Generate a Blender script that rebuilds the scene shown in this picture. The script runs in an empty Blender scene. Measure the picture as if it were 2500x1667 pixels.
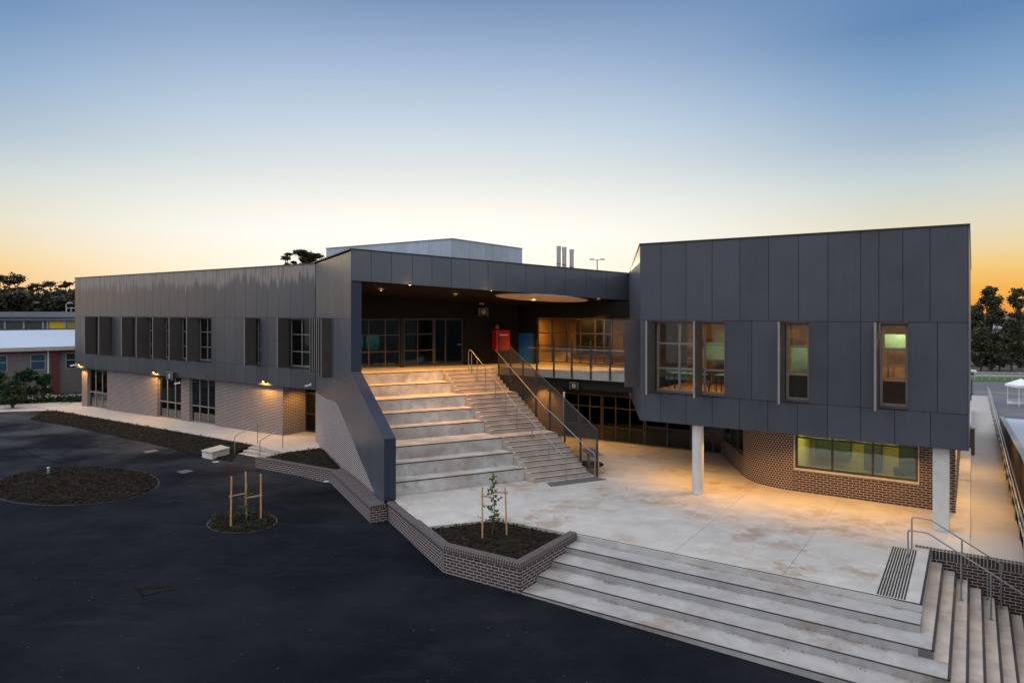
import bpy, bmesh, math, random
import numpy as np
from mathutils import Vector
random.seed(7); np.random.seed(7)
R = math.radians
SC = bpy.context.scene
COL = SC.collection

# ------------------------------------------------------------------ camera
H, F, CX, HY = 6.73, 1667.0, 1250.0, 763.0      # eye height (m); lens and horizon measured on the photograph
cd = bpy.data.cameras.new('camera'); cam = bpy.data.objects.new('camera', cd); COL.objects.link(cam)
cam.location = (0, 0, H); cam.rotation_euler = (R(90), 0, 0)
cd.sensor_width = 36; cd.lens = 24; cd.shift_y = -70.5/2500; cd.clip_start = .1; cd.clip_end = 9000
SC.camera = cam
SC.cycles.use_denoising = True
SC.cycles.max_bounces = 8; SC.cycles.transparent_max_bounces = 24
SC.cycles.sample_clamp_indirect = 6

# ------------------------------------------------------------------ sky, sun, exposure
SUN_AZ, SUN_EL = R(-6), R(1.5)
SC.view_settings.view_transform = 'Standard'; SC.view_settings.look = 'None'
SC.view_settings.exposure = 0; SC.view_settings.gamma = 1
W = bpy.data.worlds.new('World'); SC.world = W; W.use_nodes = True
nt = W.node_tree; nt.nodes.clear(); N = nt.nodes.new; L = nt.links.new
def vmath(op, a, b=None):
    n = N('ShaderNodeMath'); n.operation = op
    for i, x in enumerate((a, b)):
        if x is None: continue
        if isinstance(x, (int, float)): n.inputs[i].default_value = x
        else: L(x, n.inputs[i])
    return n.outputs[0]
tc = N('ShaderNodeTexCoord'); sx = N('ShaderNodeSeparateXYZ'); L(tc.outputs['Generated'], sx.inputs[0])
x_, y_, z_ = sx.outputs
hor = vmath('SQRT', vmath('ADD', vmath('MULTIPLY', x_, x_), vmath('ADD', vmath('MULTIPLY', y_, y_), 1e-5)))
caz = vmath('DIVIDE', vmath('ADD', vmath('MULTIPLY', x_, math.sin(SUN_AZ)), vmath('MULTIPLY', y_, math.cos(SUN_AZ))), hor)
zf = N('ShaderNodeClamp'); L(z_, zf.inputs[0])
def ramp(stops):
    r = N('ShaderNodeValToRGB'); r.color_ramp.interpolation = 'LINEAR'
    e = r.color_ramp.elements
    e[0].position, e[0].color = stops[0][0], (*stops[0][1], 1)
    e[1].position, e[1].color = stops[-1][0], (*stops[-1][1], 1)
    for p, c in stops[1:-1]:
        k = e.new(p); k.color = (*c, 1)
    L(zf.outputs[0], r.inputs[0]); return r.outputs[0]
ZEN = (1.18, 1.2, 1.27)  # zenith raised above the visible sky to light the ground
sun_ramp = ramp([(0, (1, .93, .74)), (.06, (1, .975, .88)), (.107, (1, .99, .955)), (.138, (.945, .94, .885)), (.199, (.735, .795, .795)),
                 (.258, (.575, .68, .78)), (.341, (.365, .485, .675)), (.416, (.18, .29, .485)), (.5, (.15, .27, .48)), (.72, ZEN)])
side_ramp = ramp([(0, (.88, .32, .05)), (.03, (.90, .46, .09)), (.06, (.88, .60, .22)), (.08, (.83, .67, .385)), (.11, (.75, .70, .54)), (.160, (.58, .65, .655)),
                  (.215, (.37, .48, .61)), (.278, (.225, .37, .575)), (.344, (.115, .24, .455)), (.5, (.13, .25, .47)), (.72, ZEN)])
back_ramp = ramp([(0, (.12, .12, .14)), (.06, (.2, .21, .24)), (.12, (.80, .82, .86)), (.25, (.90, .95, 1.04)), (.5, (1.0, 1.05, 1.14)), (.72, ZEN)])
def sstep(v, a, b):
    m = N('ShaderNodeMapRange'); m.interpolation_type = 'SMOOTHSTEP'
    m.inputs[1].default_value, m.inputs[2].default_value, m.inputs[3].default_value, m.inputs[4].default_value = a, b, 0, 1
    L(v, m.inputs[0]); return m.outputs[0]
def mixc(f, a, b, mode='MIX'):
    m = N('ShaderNodeMix'); m.data_type = 'RGBA'; m.blend_type = mode
    if isinstance(f, (int, float)): m.inputs[0].default_value = f
    else: L(f, m.inputs[0])
    L(a, m.inputs[6]); L(b, m.inputs[7]); return m.outputs[2]
sky = mixc(sstep(caz, .79, 1.03), side_ramp, sun_ramp)
sky = mixc(sstep(caz, -.35, .45), back_ramp, sky)
wst = vmath('DIVIDE', vmath('ADD', vmath('MULTIPLY', x_, math.sin(R(-82))), vmath('MULTIPLY', y_, math.cos(R(-82)))), hor)
wk_ = N('ShaderNodeCombineColor'); 
for i_, q_ in enumerate((1.25, 1.32, 1.4)): L(vmath('ADD', vmath('MULTIPLY', sstep(wst, .76, .98), q_), 1.0), wk_.inputs[i_])
sky = mixc(1.0, sky, wk_.outputs[0], 'MULTIPLY')      # brightness added out of view to the left, to light the side walls
nish = N('ShaderNodeTexSky'); nish.sky_type = 'NISHITA'; nish.sun_disc = False
nish.sun_elevation = SUN_EL; nish.sun_rotation = SUN_AZ
nm = N('ShaderNodeVectorMath'); nm.operation = 'SCALE'; nm.inputs[3].default_value = .008; L(nish.outputs[0], nm.inputs[0])
sky = mixc(1.0, sky, nm.outputs[0], 'ADD')
bg = N('ShaderNodeBackground'); L(sky, bg.inputs[0]); bg.inputs[1].default_value = 1.0
wo = N('ShaderNodeOutputWorld'); L(bg.outputs[0], wo.inputs[0])
sd = bpy.data.lights.new('sun', 'SUN'); sd.energy = .4; sd.angle = R(.5); sd.color = (1, .72, .42)
so = bpy.data.objects.new('sun', sd); COL.objects.link(so)
so.rotation_euler = Vector((-math.sin(SUN_AZ)*math.cos(SUN_EL), -math.cos(SUN_AZ)*math.cos(SUN_EL), -math.sin(SUN_EL))).to_track_quat('-Z', 'Y').to_euler()

# ------------------------------------------------------------------ measuring helpers (photo pixel + known plane -> point)
def V2(x, y): return Vector((x, y))
def at_z(px, py, z=0.0):
    Y = (H-z)*F/(py-HY); return Vector(((px-CX)/F*Y, Y, z))
def on_line(px, P, d):
    k = (px-CX)/F; return (k*P[1]-P[0])/(d[0]-k*d[1])
def zat(py, Y): return H-(py-HY)*Y/F
def at_d(px, py, Y): return Vector(((px-CX)/F*Y, Y, zat(py, Y)))
def hit(px, py, P, n):
    d = Vector(((px-CX)/F, 1, (HY-py)/F)); o = Vector((0, 0, H)); P = Vector(P); n = Vector(n)
    return o + d*((P-o).dot(n)/d.dot(n))
rd = lambda deg: V2(math.sin(R(deg)), math.cos(R(deg)))
u, v = rd(-56), rd(34)            # directions of the two dark boxes (along the wall / into the wall)
r = -u
n, e = rd(-26), rd(64)            # direction of the stairs (up the stairs / along the treads)
w = rd(7)
FO = V2(-4.58, 24.42)             # outer front corner of the sloping side wall
Wc = V2(-10.54, 36.65)            # inner corner of the left wing
B0 = V2(4.97, 26.33)              # left front corner of the right box
P0 = V2(-4.26, 25.09)             # a point on the lowest riser of the grandstand
A0 = V2(9.45, 15.73)              # corner of the plaza above the outer steps
J0 = V2(-6.87, 29.12)             # front corner of the portal
Z0, ZS, ZH, ZT = 2.58, 3.67, 6.43, 9.39   # box underside, sill joint, head joint, roof edge
DECK = 3.9
def ground_z(X): return -.735-.016*X if X > -10 else -.575-.006*(X+10)
def at_g(px, py):
    z = -.66
    for _ in range(6):
        p = at_z(px, py, z); z = ground_z(p.x)
    return p

# ------------------------------------------------------------------ object helpers
ORG = {}
def tag(o, label=None, cat=None, group=None, kind=None):
    if label: o['label'] = label
    if cat: o['category'] = cat
    if group: o['group'] = group
    if kind: o['kind'] = kind
    return o
def thing(name, label, cat, loc, group=None):
    o = bpy.data.objects.new(name, None); COL.objects.link(o); o.location = loc; o.empty_display_size = .2
    ORG[o.name] = Vector(loc); return tag(o, label, cat, group)
class MB:
    def __init__(s): s.v = []; s.f = []; s.uv = {}; s.sm = set()
    def face(s, pts, uv=None, smooth=False):
        i = len(s.v); s.v += [tuple(p) for p in pts]; s.f.append(tuple(range(i, i+len(pts))))
        if uv: s.uv[len(s.f)-1] = uv
        if smooth: s.sm.add(len(s.f)-1)
    def idx(s, vs, fs, smooth=False):
        i = len(s.v); s.v += [tuple(p) for p in vs]
        for f in fs:
            s.f.append(tuple(i+k for k in f))
            if smooth: s.sm.add(len(s.f)-1)
    def hexa(s, p):      # p: 4 bottom, 4 top
        s.idx(p, [(0, 3, 2, 1), (4, 5, 6, 7), (0, 1, 5, 4), (1, 2, 6, 5), (2, 3, 7, 6), (3, 0, 4, 7)])
    def wb(s, O, d, out, t0, t1, o0, o1, z0, z1):
        za = z0 if isinstance(z0, tuple) else (z0, z0); zb = z1 if isinstance(z1, tuple) else (z1, z1)
        P = lambda t, o, z: (O[0]+d[0]*t+out[0]*o, O[1]+d[1]*t+out[1]*o, z)
        s.hexa([P(t0, o0, za[0]), P(t1, o0, za[1]), P(t1, o1, za[1]), P(t0, o1, za[0]),
                P(t0, o0, zb[0]), P(t1, o0, zb[1]), P(t1, o1, zb[1]), P(t0, o1, zb[0])])
    def box(s, c, sx, sy, sz, d=(1, 0)):   # c = base centre
        d = V2(*d); o = V2(-d.y, d.x)
        s.wb((c[0], c[1]), d, o, -sx/2, sx/2, -sy/2, sy/2, c[2], c[2]+sz)
    def prism(s, poly, z0, z1):
        k = len(poly); f0 = (lambda p: z0) if not callable(z0) else z0; f1 = (lambda p: z1) if not callable(z1) else z1
        vs = [(p[0], p[1], f0(p)) for p in poly]+[(p[0], p[1], f1(p)) for p in poly]
        s.idx(vs, [tuple(range(k))[::-1], tuple(range(k, 2*k))]+[(i, (i+1) % k, k+(i+1) % k, k+i) for i in range(k)])
    def tube(s, pts, rad, m=8, cap=True):
        pts = [Vector(p) for p in pts]; rr = rad if isinstance(rad, (list, tuple)) else [rad]*len(pts)
        rings = []; prev = None
        for i, p in enumerate(pts):
            a = pts[max(i-1, 0)]; b = pts[min(i+1, len(pts)-1)]; t = (b-a).normalized()
            if prev is None:
                x = t.orthogonal().normalized()
            else:
                x = (prev-t*prev.dot(t)); x = x.normalized() if x.length > 1e-4 else t.orthogonal().normalized()
            prev = x; y = t.cross(x)
            rings.append([p+(x*math.cos(2*math.pi*k/m)+y*math.sin(2*math.pi*k/m))*rr[i] for k in range(m)])
        vs = [q for ring in rings for q in ring]; fs = []
        for i in range(len(rings)-1):
            for k in range(m): fs.append((i*m+k, i*m+(k+1) % m, (i+1)*m+(k+1) % m, (i+1)*m+k))
        s.idx(vs, fs, True)
        if cap and m > 2:
            s.face(rings[0][::-1]); s.face(rings[-1])
    def cyl(s, c, rad, h, m=24, r2=None):
        s.tube([c, (c[0], c[1], c[2]+h)], [rad, rad if r2 is None else r2], m)
    def sweep(s, path, prof, closed=False):   # prof: (offset to the left, z); mitred
        P = [V2(p[0], p[1]) for p in path]; k = len(P); rings = []
        for i in range(k):
            a = P[i]-P[i-1] if (i > 0 or closed) else P[1]-P[0]; b = P[(i+1) % k]-P[i] if (i < k-1 or closed) else P[-1]-P[-2]
            a = a.normalized(); b = b.normalized(); na = V2(-a.y, a.x); nb = V2(-b.y, b.x); m = (na+nb); m = m/max(m.length_squared, .3)*2
            rings.append([(P[i].x+m.x*o, P[i].y+m.y*o, z) for o, z in prof])
        q = len(prof); vs = [p for rg in rings for p in rg]; fs = []
        for i in range(k if closed else k-1):
            j = (i+1) % k
            for t in range(q): fs.append((i*q+t, j*q+t, j*q+(t+1) % q, i*q+(t+1) % q))
        s.idx(vs, fs)
        if not closed: s.face(rings[0][::-1]); s.face(rings[-1])
    def build(s, name, m, parent=None, bevel=0, recalc=True, tdir=None, org=None):
        vs = np.array(s.v, dtype=float)
        if parent is not None: o0 = ORG[parent.name]
        elif org is not None: o0 = Vector(org)
        else:
            lo, hi = vs.min(0), vs.max(0); o0 = Vector(((lo[0]+hi[0])/2, (lo[1]+hi[1])/2, lo[2]))
        me = bpy.data.meshes.new(name); me.from_pydata((vs-np.array(o0)).tolist(), [], s.f)
        if recalc:
            bm = bmesh.new(); bm.from_mesh(me); bmesh.ops.recalc_face_normals(bm, faces=bm.faces); bm.to_mesh(me); bm.free()
        me.uv_layers.new(name='UVMap'); uvd = me.uv_layers[0].data
        for p in me.polygons:
            if p.index in s.sm: p.use_smooth = True
            if p.index in s.uv and not recalc:
                for li, q in zip(p.loop_indices, s.uv[p.index]): uvd[li].uv = q
                continue
            nn = p.normal
            if abs(nn.z) > .75:
                td = V2(*tdir) if tdir else r
                for li in p.loop_indices:
                    c = vs[me.loops[li].vertex_index]; uvd[li].uv = (c[0]*td.x+c[1]*td.y, -c[0]*td.y+c[1]*td.x)
            else:
                h = V2(-nn.y, nn.x); h = h.normalized() if h.length > 1e-5 else V2(1, 0)
                for li in p.loop_indices:
                    c = vs[me.loops[li].vertex_index]; uvd[li].uv = (c[0]*h.x+c[1]*h.y, c[2])
        if m is not None: me.materials.append(m)
        o = bpy.data.objects.new(name, me); COL.objects.link(o)
        if parent is not None: o.parent = parent
        if parent is None: o.location = o0
        ORG[o.name] = o0
        if bevel:
            b = o.modifiers.new('bevel', 'BEVEL'); b.width = bevel; b.segments = 2; b.limit_method = 'ANGLE'; b.angle_limit = R(40)
        return o

# ------------------------------------------------------------------ materials
def newmat(name):
    m = bpy.data.materials.new(name); m.use_nodes = True; t = m.node_tree
    b = t.nodes['Principled BSDF']; return m, t, b
def nd(t, typ, **kw):
    k = t.nodes.new(typ)
    for a, val in kw.items(): setattr(k, a, val)
    return k
def noise(t, scale, detail=4, vec=None, rough=.55):
    k = nd(t, 'ShaderNodeTexNoise'); k.inputs['Scale'].default_value = scale; k.inputs['Detail'].default_value = detail; k.inputs['Roughness'].default_value = rough
    if vec is not None: t.links.new(vec, k.inputs['Vector'])
    return k.outputs['Fac']
def maprange(t, val, a, b, c, d_, smooth=False):
    k = nd(t, 'ShaderNodeMapRange')
    if smooth: k.interpolation_type = 'SMOOTHSTEP'
    for i, q in zip((1, 2, 3, 4), (a, b, c, d_)):
        if isinstance(q, (int, float)): k.inputs[i].default_value = q
        else: t.links.new(q, k.inputs[i])
    t.links.new(val, k.inputs[0]); return k.outputs[0]
def math_(t, op, a, b=0.0):
    k = nd(t, 'ShaderNodeMath', operation=op)
    for i, q in enumerate((a, b)):
        if isinstance(q, (int, float)): k.inputs[i].default_value = q
        else: t.links.new(q, k.inputs[i])
    return k.outputs[0]
def mix(t, f, a, b, mode='MIX'):
    k = nd(t, 'ShaderNodeMix', data_type='RGBA', blend_type=mode)
    if isinstance(f, (int, float)): k.inputs[0].default_value = f
    else: t.links.new(f, k.inputs[0])
    for i, q in ((6, a), (7, b)):
        if isinstance(q, tuple): k.inputs[i].default_value = (*q, 1) if len(q) == 3 else q
        else: t.links.new(q, k.inputs[i])
    return k.outputs[2]
def scaled(t, vec, s):
    k = nd(t, 'ShaderNodeMapping'); k.inputs['Scale'].default_value = s; t.links.new(vec, k.inputs[0]); return k.outputs[0]
def bump(t, b, hgt, strength=.3, dist=.01):
    k = nd(t, 'ShaderNodeBump'); k.inputs['Strength'].default_value = strength; k.inputs['Distance'].default_value = dist
    t.links.new(hgt, k.inputs['Height']); t.links.new(k.outputs[0], b.inputs['Normal'])
def obj_co(t): return nd(t, 'ShaderNodeTexCoord').outputs['Object']
def uv_co(t): return nd(t, 'ShaderNodeTexCoord').outputs['UV']
def plain(name, c, rough=.6, var=.15, scale=4, metal=0, bmp=0, bscale=60, spec=.5):
    m, t, b = newmat(name); co = obj_co(t)
    f = noise(t, scale, 5, co); lo = tuple(x*(1-var) for x in c); hi = tuple(min(1, x*(1+var)) for x in c)
    t.links.new(mix(t, maprange(t, f, .3, .7, 0, 1), lo, hi), b.inputs['Base Color'])
    b.inputs['Roughness'].default_value = rough; b.inputs['Metallic'].default_value = metal; b.inputs['Specular IOR Level'].default_value = spec
    t.links.new(maprange(t, noise(t, scale*2.3, 3, co), .3, .7, max(0, rough-.08), min(1, rough+.08)), b.inputs['Roughness'])
    if bmp: bump(t, b, noise(t, bscale, 4, co), bmp, .01)
    return m
def emit(name, c, s):
    m, t, b = newmat(name); b.inputs['Base Color'].default_value = (*c, 1); b.inputs['Emission Color'].default_value = (*c, 1); b.inputs['Emission Strength'].default_value = s; return m
def cladding(name, c, rough=.4, stain=0, streak=.25, spec=.5, bm=.05):
    m, t, b = newmat(name); uv = uv_co(t)
    rnd = nd(t, 'ShaderNodeNewGeometry').outputs['Random Per Island']
    col = mix(t, maprange(t, rnd, 0, 1, 0, 1), tuple(x*.86 for x in c), tuple(x*1.14 for x in c))
    cloud = noise(t, .9, 5, uv)
    col = mix(t, maprange(t, cloud, .35, .7, 0, .35), col, tuple(x*1.5 for x in c))
    sv = noise(t, 1, 4, scaled(t, uv, (9, .45, 1)), .6)
    col = mix(t, maprange(t, sv, .58, .78, 0, streak), col, tuple(x*2.4 for x in c))
    if stain:
        sp = nd(t, 'ShaderNodeSeparateXYZ'); t.links.new(uv, sp.inputs[0])
        lowf = noise(t, 1, 3, scaled(t, uv, (.35, 0, 1))); hif = noise(t, 1, 4, scaled(t, uv, (3.2, .02, 1)), .65)
        ln = math_(t, 'ADD', maprange(t, lowf, .3, .7, .15, 1.0), maprange(t, hif, .3, .75, -.25, .95))
        edge = math_(t, 'SUBTRACT', ZT, ln)
        msk = maprange(t, math_(t, 'SUBTRACT', sp.outputs[1], edge), -.25, .25, 0, 1, True)
        hole = maprange(t, noise(t, 1, 4, scaled(t, uv, (5.5, .35, 1))), .5, .62, 1, .25, True)
        msk = math_(t, 'MULTIPLY', math_(t, 'MULTIPLY', msk, hole), stain)
        col = mix(t, msk, col, (.27, .235, .20))
        t.links.new(maprange(t, msk, 0, 1, rough, .62), b.inputs['Roughness'])
    else:
        t.links.new(maprange(t, cloud, .3, .7, rough-.03, rough+.04), b.inputs['Roughness'])
    t.links.new(col, b.inputs['Base Color'])
    b.inputs['Specular IOR Level'].default_value = spec
    if bm: bump(t, b, noise(t, 1, 2, scaled(t, uv, (.8, .8, 1))), bm, .02)
    return m
def brick(name, c1, c2, mortar, bw=.24, bh=.086, offset=.5, ms=.008, rot=False, var=.5):
    m, t, b = newmat(name); uv = uv_co(t)
    k = nd(t, 'ShaderNodeTexBrick'); k.offset = offset; t.links.new(uv, k.inputs['Vector'])
    k.inputs['Scale'].default_value = 1; k.inputs['Brick Width'].default_value = bw; k.inputs['Row Height'].default_value = bh
    k.inputs['Mortar Size'].default_value = ms; k.inputs['Mortar Smooth'].default_value = .1; k.inputs['Bias'].default_value = -.2
    k.inputs['Color1'].default_value = (*c1, 1); k.inputs['Color2'].default_value = (*c2, 1); k.inputs['Mortar'].default_value = (*mortar, 1)
    dirt = noise(t, 1.1, 5, uv)
    col = mix(t, maprange(t, dirt, .3, .75, 0, .45), k.outputs['Color'], (.10, .085, .08), 'MIX')
    col = mix(t, maprange(t, noise(t, 7, 3, uv), .3, .7, 0, .3), col, k.outputs['Color'], 'MULTIPLY')
    t.links.new(mix(t, .6, k.outputs['Color'], col), b.inputs['Base Color'])
    b.inputs['Roughness'].default_value = .75; b.inputs['Specular IOR Level'].default_value = .3
    bump(t, b, k.outputs['Fac'], -.5, .008)
    return m
def concrete(name, c=(.50, .475, .45), stainc=(.27, .215, .165), amt=.5, rough=.6, mott=.25, mscale=2.2):
    m, t, b = newmat(name); g = nd(t, 'ShaderNodeNewGeometry').outputs['Position']
    big = noise(t, .35, 6, g, .6); mid = noise(t, mscale, 6, g, .65); fine = noise(t, 40, 3, g)
    col = mix(t, maprange(t, mid, .32, .68, 0, 1), tuple(x*(1-mott) for x in c), tuple(min(1, x*(1+mott*.6)) for x in c))
    st = math_(t, 'MULTIPLY', maprange(t, big, .44, .62, 0, 1, True), maprange(t, noise(t, 1.3, 6, g, .72), .42, .60, 0, amt, True))
    col = mix(t, st, col, stainc)
    st2 = maprange(t, noise(t, 1, 5, scaled(t, g, (.9, 2.6, 2.6)), .75), .64, .72, 0, amt*.55, True)
    col = mix(t, st2, col, tuple(x*.5 for x in c))
    col = mix(t, maprange(t, fine, .3, .7, 0, .14), col, tuple(x*.6 for x in c))
    t.links.new(col, b.inputs['Base Color'])
    t.links.new(maprange(t, mid, .3, .7, rough-.12, rough+.12), b.inputs['Roughness']); b.inputs['Specular IOR Level'].default_value = .35
    bump(t, b, math_(t, 'ADD', fine, math_(t, 'MULTIPLY', mid, 1.5)), .12, .006)
    return m
def glass(name, tint=(.72, .8, .76), refl=.06, k_=1.5):
    m, t, b = newmat(name); t.nodes.remove(b)
    tr = nd(t, 'ShaderNodeBsdfTransparent'); tr.inputs[0].default_value = (*tint, 1)
    gl = nd(t, 'ShaderNodeBsdfGlossy'); gl.inputs['Roughness'].default_value = .015; gl.inputs[0].default_value = (.9, .95, .95, 1)
    fr = nd(t, 'ShaderNodeFresnel'); fr.inputs[0].default_value = 1.5
    bp = nd(t, 'ShaderNodeBump'); bp.inputs['Strength'].default_value = .06; bp.inputs['Distance'].default_value = .05
    t.links.new(noise(t, 1.1, 2, obj_co(t)), bp.inputs['Height']); t.links.new(bp.outputs[0], gl.inputs['Normal'])
    ms = nd(t, 'ShaderNodeMixShader'); t.links.new(math_(t, 'ADD', math_(t, 'MULTIPLY', fr.outputs[0], k_), refl), ms.inputs[0])
    t.links.new(tr.outputs[0], ms.inputs[1]); t.links.new(gl.outputs[0], ms.inputs[2])
    t.links.new(ms.outputs[0], t.nodes['Material Output'].inputs[0]); return m
def leafmat(name, c1, c2, tr=.25):
    m, t, b = newmat(name); rnd = nd(t, 'ShaderNodeNewGeometry').outputs['Random Per Island']
    f = noise(t, .5, 3, obj_co(t))
    col = mix(t, math_(t, 'MULTIPLY', rnd, maprange(t, f, .35, .65, .3, 1)), c1, c2)
    t.links.new(col, b.inputs['Base Color']); b.inputs['Roughness'].default_value = .6; b.inputs['Specular IOR Level'].default_value = .25
    tb = nd(t, 'ShaderNodeBsdfTranslucent'); t.links.new(col, tb.inputs[0])
    ms = nd(t, 'ShaderNodeMixShader'); ms.inputs[0].default_value = tr
    t.links.new(b.outputs[0], ms.inputs[1]); t.links.new(tb.outputs[0], ms.inputs[2]); t.links.new(ms.outputs[0], t.nodes['Material Output'].inputs[0])
    return m
CL = (.050, .053, .066)
m_clad = cladding('dark_cladding', CL, .38)
m_clads = cladding('stained_cladding', CL, .36, stain=.95)
m_cladf = cladding('portal_cladding', (.052, .062, .080), .32, streak=.2, spec=1.0, bm=0)
m_back = plain('joint_black', (.012, .012, .013), .8)
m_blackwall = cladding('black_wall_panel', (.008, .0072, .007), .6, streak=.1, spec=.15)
m_trim = plain('roof_flashing', (.02, .02, .022), .4)
m_fin = plain('bronze_fin', (.070, .060, .057), .5, .12, 2, spec=.3)
m_edge = plain('lit_bronze_edge', (.24, .22, .205), .4, .08)  # light caught on the fin edges, painted as a paler strip
m_frame = plain('bronze_frame', (.19, .175, .165), .4, .1)
m_bframe = plain('brown_frame', (.06, .05, .045), .5, .1)
m_dframe = plain('dark_frame', (.035, .035, .036), .4, .1)
m_brick = brick('dark_brick', (.046, .022, .019), (.024, .014, .014), (.44, .38, .34), ms=.009)
m_brickw = brick('wing_brick', (.105, .068, .063), (.07, .047, .048), (.50, .44, .42), ms=.012)
m_brickc = brick('curved_brick', (.046, .022, .019), (.024, .014, .014), (.44, .38, .34), bw=.12, ms=.009)
m_brickp = brick('planter_brick', (.058, .034, .036), (.032, .022, .025), (.48, .42, .395), ms=.009)
m_bricki = brick('infill_brick', (.075, .048, .046), (.045, .033, .034), (.66, .58, .55), ms=.014)
m_cop = brick('brick_coping', (.058, .042, .042), (.038, .030, .031), (.34, .31, .30), bw=.086, bh=.6, offset=0, ms=.006)
m_conc = concrete('plaza_concrete', (.47, .452, .43), (.30, .225, .165), .9, .6, .18, 1.4)
m_tier = concrete('tier_concrete', (.52, .50, .48), (.28, .24, .21), .9, .65, .42, 2.6)
m_step = concrete('step_concrete', (.44, .38, .33), (.22, .19, .16), .5)
def tread_dirt(m):
    t = m.node_tree; b = t.nodes['Principled BSDF']; src = b.inputs['Base Color'].links[0].from_socket
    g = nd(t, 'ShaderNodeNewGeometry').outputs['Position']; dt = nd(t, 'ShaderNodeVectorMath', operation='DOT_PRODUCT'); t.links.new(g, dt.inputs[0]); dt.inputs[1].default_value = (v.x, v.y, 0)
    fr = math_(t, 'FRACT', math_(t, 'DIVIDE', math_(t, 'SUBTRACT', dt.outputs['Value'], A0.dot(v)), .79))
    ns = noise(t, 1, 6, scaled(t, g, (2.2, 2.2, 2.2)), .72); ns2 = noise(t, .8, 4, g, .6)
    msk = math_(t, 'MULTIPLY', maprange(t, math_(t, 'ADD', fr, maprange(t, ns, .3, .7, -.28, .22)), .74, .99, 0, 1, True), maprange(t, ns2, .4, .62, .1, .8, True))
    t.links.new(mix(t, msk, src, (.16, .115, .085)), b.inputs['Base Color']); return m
m_tread = tread_dirt(concrete('tread_concrete', (.34, .33, .325), (.20, .145, .105), .8, .6, .2, 1.8))
m_walk = concrete('walkway_concrete', (.42, .39, .36), (.28, .24, .2), .3, .6, .12)
m_col = concrete('column_concrete', (.62, .60, .57), (.3, .28, .26), .25, .55, .15)
m_nose = plain('black_nosing', (.022, .02, .02), .6)
m_steel = plain('stainless_steel', (.33, .32, .31), .5, .08, 6, metal=.8)
m_galv = plain('galvanised_steel', (.45, .45, .44), .42, .1, 6, metal=.7)
m_mulch = plain('mulch', (.013, .0095, .007), .95, .5, 6, bmp=1, bscale=25, spec=.1)
m_chip = plain('bark_chip', (.023, .016, .0115), .9, .6, 3, spec=.1)
m_timber = plain('stake_timber', (.50, .28, .13), .75, .25, 5)
m_tie = plain('hessian_tie', (.45, .30, .2), .9)
m_bark = plain('bark', (.07, .05, .038), .9, .3, 6)
m_leafp = leafmat('pine_needles', (.016, .021, .012), (.075, .072, .03), .2)
m_leafg = leafmat('tree_leaves', (.035, .040, .022), (.13, .125, .062), .3)
m_leafs = leafmat('shrub_leaves', (.014, .03, .012), (.055, .095, .03), .3)
m_leafy = leafmat('sapling_leaves', (.05, .08, .03), (.19, .24, .08), .3)
m_white = plain('white_paint', (.75, .75, .76), .5, .05)
m_red = plain('red_enamel', (.42, .009, .009), .35, .1)
m_blue = plain('blue_board', (.004, .085, .33), .5, .12)
m_metalroof = plain('metal_roof', (.40, .46, .56), .45, .06, 1.5)
m_plant = cladding('metal_panel', (.30, .36, .44), .35, streak=.15)
m_glass = glass('clear_glass', (.84, .80, .72), .05)
m_glassd = glass('tinted_glass', (.42, .5, .47), .05)
m_glassk = glass('dark_glass', (.30, .36, .34), 0, .8)
m_rail = plain('dark_steel', (.04, .04, .043), .45)
m_dark = plain('dark_interior', (.05, .047, .045), .8)
def display_wall():
    m, t, b = newmat('ochre_display_wall'); uv = uv_co(t)
    k = nd(t, 'ShaderNodeTexBrick'); k.offset = .37; t.links.new(uv, k.inputs['Vector']); k.inputs['Scale'].default_value = 1; k.inputs['Brick Width'].default_value = .62; k.inputs['Row Height'].default_value = .47
    k.inputs['Mortar Size'].default_value = .05; k.inputs['Color1'].default_value = (.06, .04, .02, 1); k.inputs['Color2'].default_value = (.62, .50, .26, 1); k.inputs['Mortar'].default_value = (.34, .20, .07, 1); k.inputs['Bias'].default_value = -.1
    col = mix(t, maprange(t, noise(t, 5, 4, uv, .6), .35, .65, 0, .6), k.outputs['Color'], (.30, .20, .06)); t.links.new(col, b.inputs['Base Color']); b.inputs['Roughness'].default_value = .7; return m
m_room = display_wall()
m_hall = plain('amber_wall', (.42, .27, .10), .8, .2, .8)
m_roomy = plain('lime_wall', (.55, .52, .16), .8, .15, .8)
m_floor = plain('timber_floor', (.40, .24, .09), .45, .2, 2)
m_teal = plain('teal_laminate', (.05, .24, .40), .4)
m_chair = plain('charcoal_plastic', (.03, .035, .035), .5)
m_warm = emit('warm_lens', (1, .62, .25), 30)
m_lens = emit('amber_lens', (1, .55, .15), 6)
m_panel = emit('ceiling_light', (1, .93, .65), 2.2)
m_tan = plain('skylit_tan', (.58, .50, .42), .6, .1)
m_asph = None
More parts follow.
